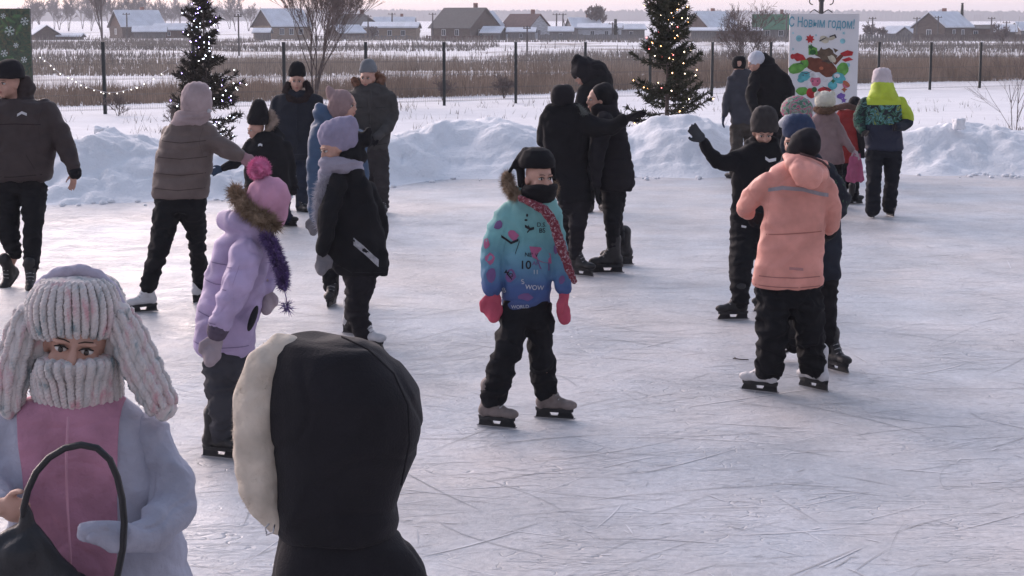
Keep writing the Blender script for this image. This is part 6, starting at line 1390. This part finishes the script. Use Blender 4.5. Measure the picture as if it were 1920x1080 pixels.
def place_foot(f, px, heading, boot, L=.25): return f.foot(px, GPY(f.Y), heading, boot, L, True)
a1, c1 = place_foot(f, 560, 175, BOOTB); a2, c2 = place_foot(f, 740, 170, BOOTB)
t = MB(); f.leg(t, (570, 1560, 88), (565, g0-430, 62), (575, g0-150, 52), a1); f.leg(t, (730, 1560, 88), (740, g0-430, 62), (755, g0-150, 52), a2)
trousers(f, t, BLK2); f.finish(.009)

# ---- foreground: girl in the bunny hat
Y0 = 4.35; g0 = GPY(Y0)
f = Fig('girl in pastel knitted bunny hat and snood, pink and white coat', Y0, 140, vox=.006)
f.head(146, 647, -.02, 92, 6, 4, 9, neck=(143, 760, .04))
KN = mat('pastel chunky knit', (.50, .45, .46), .95, .16, 3.2, .6, 70, .1, col2=(.62, .57, .58))
def pastel():
    m, N, L, b = newmat('flecked pastel yarn'); tc = N.new('ShaderNodeTexCoord')
    mp = N.new('ShaderNodeMapping'); mp.inputs['Scale'].default_value = (30, 30, 11); L.new(tc.outputs['Object'], mp.inputs[0])
    n = N.new('ShaderNodeTexNoise'); n.inputs['Scale'].default_value = 1; n.inputs['Detail'].default_value = 3; n.inputs['Distortion'].default_value = .6; L.new(mp.outputs[0], n.inputs[0])
    r = N.new('ShaderNodeValToRGB'); L.new(n.outputs['Fac'], r.inputs[0]); e = r.color_ramp.elements
    e[0].position = .30; e[0].color = (.20, .26, .28, 1); e[1].position = .72; e[1].color = (.54, .31, .34, 1)
    for p_, c_ in ((.40, (.50, .48, .475)), (.55, (.58, .53, .52)), (.63, (.56, .45, .455))): x = e.new(p_); x.color = (*c_, 1)
    L.new(r.outputs[0], b.inputs['Base Color']); b.inputs['Roughness'].default_value = .95; b.inputs['Specular IOR Level'].default_value = .1
    b.inputs['Sheen Weight'].default_value = .3; return m
PAS = pastel()
CX = f.p(143, 640, 0).x-f.loc.x; CYY = 0.0
def rib(A=.0052, n=34, rows_=58, axis='v'):
    """chunky rib: real cords with stitches running round the head"""
    def fn(c, nn):
        a = math.atan2(c.x-CX, -(c.y-CYY))
        s = abs(math.sin(a*n/2)); st = math.sin(c.z*rows_*math.pi*2+math.sin(a*n)*1.1)
        return A*1.5*(s**.5-.7) + A*.12*st + .0030*nz(Vector((c.x*34, c.y*34, c.z*14)))
    return fn
kh = f.part('knit_hat', PAS, [('r', [(516, 108, 172, .9), (521, 92, 194, .95), (534, 74, 212, 1), (560, 60, 224, .98), (586, 56, 228, .93), (604, 58, 226, .92), (619, 62, 220, .92), (627, 70, 212, .88)]), ('c', [(74, 606, -.01, 22), (76, 650, -.01, 21), (82, 690, .0, 20)]), ('c', [(215, 600, -.01, 22), (214, 645, -.01, 21), (210, 690, .0, 20)])], rib(), .0055, 2)
f.part('headband', cloth('pale lilac fleece', (.42, .39, .48), bump=1.0, bs=60), [('c', [(50, 606, -.01, 9), (56, 568, -.01, 10), (76, 534, -.01, 11), (108, 512, -.01, 12), (145, 506, -.01, 12), (182, 514, -.01, 11), (212, 540, -.01, 10), (230, 574, -.01, 9), (238, 606, -.01, 8)])], woolly(.003, 60), .0055)
def ear(pts, nm):
    def fn(c, nn): return .0075*abs(math.sin((c.x-c.z*(.42 if c.x > CX else -.25))*95))**.5 + .0008*math.sin(c.z*230) + .004*nz(Vector((c.x*30, c.y*30, c.z*12)))
    return f.part(nm, PAS, [('c', pts)], fn, .0055, 2)
ear1 = ear([(56, 588, -.02, 20), (44, 622, -.03, 26), (30, 670, -.03, 26), (20, 720, -.04, 25), (16, 762, -.04, 20)], 'hat_ear')
ear2 = ear([(222, 586, -.02, 20), (240, 628, -.03, 27), (262, 680, -.04, 30), (284, 724, -.05, 28), (306, 764, -.06, 22)], 'hat_ear')
sno = f.part('snood', PAS, [('r', [(664, 88, 206, 1.16, -.03), (671, 78, 214, 1.2, -.03), (686, 72, 218, 1.16, -.02), (700, 66, 222, 1.06), (730, 66, 226, .96), (756, 76, 224, .9), (772, 96, 205, .8), (780, 116, 180, .7)])], rib(.006, 30, 40), .0055, 2)
def cords(base, path, n, m, rad=.0062, turns=26, spread=.0048, steps=46, a0=0.0):
    """thick yarn laid rib by rib over a knitted piece: two plies wound round each other, following the piece's own surface"""
    me = base.data; bv = BVHTree.FromPolygons([v.co for v in me.vertices], [tuple(p.vertices) for p in me.polygons]); mb = MB(); rg = random.Random(5)
    P_ = [Vector(p)-f.loc for p in path]; L_ = [0]
    for a, b in zip(P_, P_[1:]): L_.append(L_[-1]+(b-a).length)
    def at(t):
        d = t*L_[-1]
        for i in range(len(P_)-1):
            if d <= L_[i+1] or i == len(P_)-2: q = (d-L_[i])/max(1e-6, L_[i+1]-L_[i]); return P_[i].lerp(P_[i+1], q), (P_[i+1]-P_[i]).normalized()
    for k in range(n):
        a = a0+2*math.pi*k/n; ph = rg.uniform(0, 6.28)
        for ply in (0, math.pi):
            pts = []
            for i in range(steps+1):
                t = i/steps; c, d = at(t); u = Vector((1, 0, 0)); u = (u-d*u.dot(d)).normalized(); v = d.cross(u)
                dr = u*math.cos(a)+v*math.sin(a); tg = d.cross(dr); h = bv.ray_cast(c+dr*.5, -dr)
                if h[0] is None or (h[0]-c).length > .35 or (h[0]-c).dot(dr) < .004:
                    if len(pts) > 2: mb.tube(pts, rad, 5)
                    pts = []; continue
                w_ = turns*2*math.pi*t+ph+ply; pts.append(h[0]+f.loc+tg*math.sin(w_)*spread+dr*(math.cos(w_)*spread*.55+.001))
            if len(pts) > 2: mb.tube(pts, rad, 5)
    o = mb.build('knit_ribs', m, base, True); o['kind'] = 'stuff'; return o
cx_ = f.p(141, 600, 0)
cords(kh, [Vector((cx_.x, cx_.y, P(141, 522, Y0).z)), Vector((cx_.x, cx_.y, P(141, 626, Y0).z))], 34, PAS, turns=9, steps=44)
cords(sno, [Vector((cx_.x, cx_.y-.01, P(141, 668, Y0).z)), Vector((cx_.x, cx_.y-.02, P(141, 779, Y0).z))], 30, PAS, turns=9, steps=44)
cords(ear1, [f.p(56, 590, -.02), f.p(44, 622, -.03), f.p(30, 670, -.03), f.p(20, 720, -.04), f.p(16, 765, -.04)], 9, PAS, turns=15, steps=70)
cords(ear2, [f.p(222, 588, -.02), f.p(240, 628, -.03), f.p(262, 680, -.04), f.p(284, 724, -.05), f.p(306, 767, -.06)], 10, PAS, turns=16, steps=70)
PF = cloth('dusty pink fleece', (.40, .195, .27), bump=1.0, bs=80, vs=10); WF = cloth('white plush', (.36, .365, .44), bump=1.0, bs=60)
ct = f.part('coat', WF, [('r', [(748, 60, 225, .8), (772, 26, 262, .66), (820, 6, 292, .62), (880, 4, 310, .6), (960, 10, 330, .6), (1040, 20, 352, .6), (1150, 10, 372, .6), (1400, 0, 384, .6), (1500, 6, 380, .6)]),
    f.arm([(22, 800, 0, 40), (4, 862, -.03, 42), (-14, 912, -.10, 36), (2, 944, -.20, 28)])], folds(.006, 8, 6, 47))
f.part('sleeve', WF, [f.arm([(276, 815, .0, 46), (318, 880, -.02, 47), (326, 946, -.08, 44), (285, 998, -.20, 36), (225, 1008, -.28, 28), (172, 1002, -.32, 22), (160, 1002, -.33, 19)])], folds(.008, 11, 8, 48))
def front_test(c, n):
    k = mpp(140, 900, f.Y); x = 140 + (c.x-f.p(140, 900, 0).x)/k; z = c.z
    zt = P(140, 760, f.Y).z; y_ = 760+(zt-z)/k
    return 30 < x < 275 and c.y < f.Y-.005 and y_ < 1500
kk = mpp(140, 900, f.Y); xa = f.p(140, 900, 0).x
front_cuts = [((xa+(50-140)*kk, f.Y, P(140, 760, f.Y).z), (-1, 0, -.13)), ((xa+(240-140)*kk, f.Y, P(140, 900, f.Y).z), (1, 0, -.02))]
fr = f.panel('coat_front', ct, PF, front_test, .007, front_cuts)
w = MB(); w.tube([f.p(a, b, c) for a, b, c in ((128, 782, -.235), (124, 860, -.235), (126, 940, -.235), (132, 1040, -.24), (134, 1200, -.24))], .0035, 6); f.raw('front_zip', w, cloth('pink tape', (.46, .24, .31)))
f.torso([(770, 80, 215), (1000, 60, 300), (1480, 60, 330)])
# bare hand closed round the bag handle, fingers unequal and bent
W0, T0 = f.p(0, 950, -.22), f.p(48, 960, -.25); f.hand(f.body, W0, T0, .86, 'bare', -1, .02, 1.9, (0.1, -1, -.1)); f.body.chain([(f.p(-8, 935, -.16), .026), (W0, .024)])
f.glove('mitten', WF, (210, 1006, -.30), (176, 1004, -.33), .45, 'mitten', 1)
a1, c1 = place_foot(f, 110, -100, BOOTW); a2, c2 = place_foot(f, 260, -80, BOOTW)
t = MB(); f.leg(t, (115, 1480, 72), (112, g0-330, 54), (112, g0-120, 44), a1); f.leg(t, (255, 1480, 72), (260, g0-330, 54), (258, g0-120, 44), a2)
trousers(f, t, cloth('dusty pink trousers', (.30, .15, .2))); f.finish(.0055)
# her bag
LE = mat('black bag leather', (.012, .012, .015), .42, .3, 14, .4, 160, .45)
bb = empty('bag', f.p(60, 1100, -.27), 'black handbag with a long arched handle held by the girl in the bunny hat', 'bag')
m = MB()
g = Fig.__new__(Fig); g.Y = f.Y-.30
g.chain(m, [(46, 948, 0, 9), (50, 990, 0, 22), (42, 1040, 0, 48)]); g.rows(m, [(985, 20, 74, .5), (1010, -20, 100, .4), (1040, -60, 118, .35), (1075, -90, 150, .33), (1130, -105, 215, .32), (1210, -100, 228, .32), (1260, -80, 215, .3)])
me = remesh(m, .007, 4); me.transform(Matrix.Translation(-bb.location)); disp(me, folds(.006, 6, 8, 5)); me.polygons.foreach_set('use_smooth', [True]*len(me.polygons)); me.materials.append(LE); addobj('bag_body', me, bb)
m = MB(); hp = [(46, 985), (44, 955), (52, 920), (68, 885), (92, 858), (122, 840), (152, 834), (182, 840), (206, 862), (220, 895), (229, 935), (233, 980), (230, 1030), (220, 1080), (212, 1110)]
m.tube([g.p(a, b, -.03*math.sin(i/14*3.14)) for i, (a, b) in enumerate(hp)], [.0085]*len(hp), 10); m.build('handle', LE, bb, True)
# ------------------------------------------------------------------ air
def haze():
    mb = MB(); mb.box((0, 2000, 15.0), (7600, 5200, 36)); o = mb.build('haze', None, None, False) if False else None
    me = mb.mesh('haze'); o = addobj('haze', me); tag(o, None, None, None, 'stuff')
    m = bpy.data.materials.new('frosty air'); m.use_nodes = True; n = m.node_tree.nodes
    n.remove(n['Principled BSDF']); v = n.new('ShaderNodeVolumePrincipled')
    v.inputs['Color'].default_value = (.86, .90, 1.0, 1); v.inputs['Density'].default_value = HAZE; v.inputs['Anisotropy'].default_value = .2
    m.node_tree.links.new(v.outputs[0], n['Material Output'].inputs['Volume']); me.materials.append(m)
HAZE = .00038
haze()
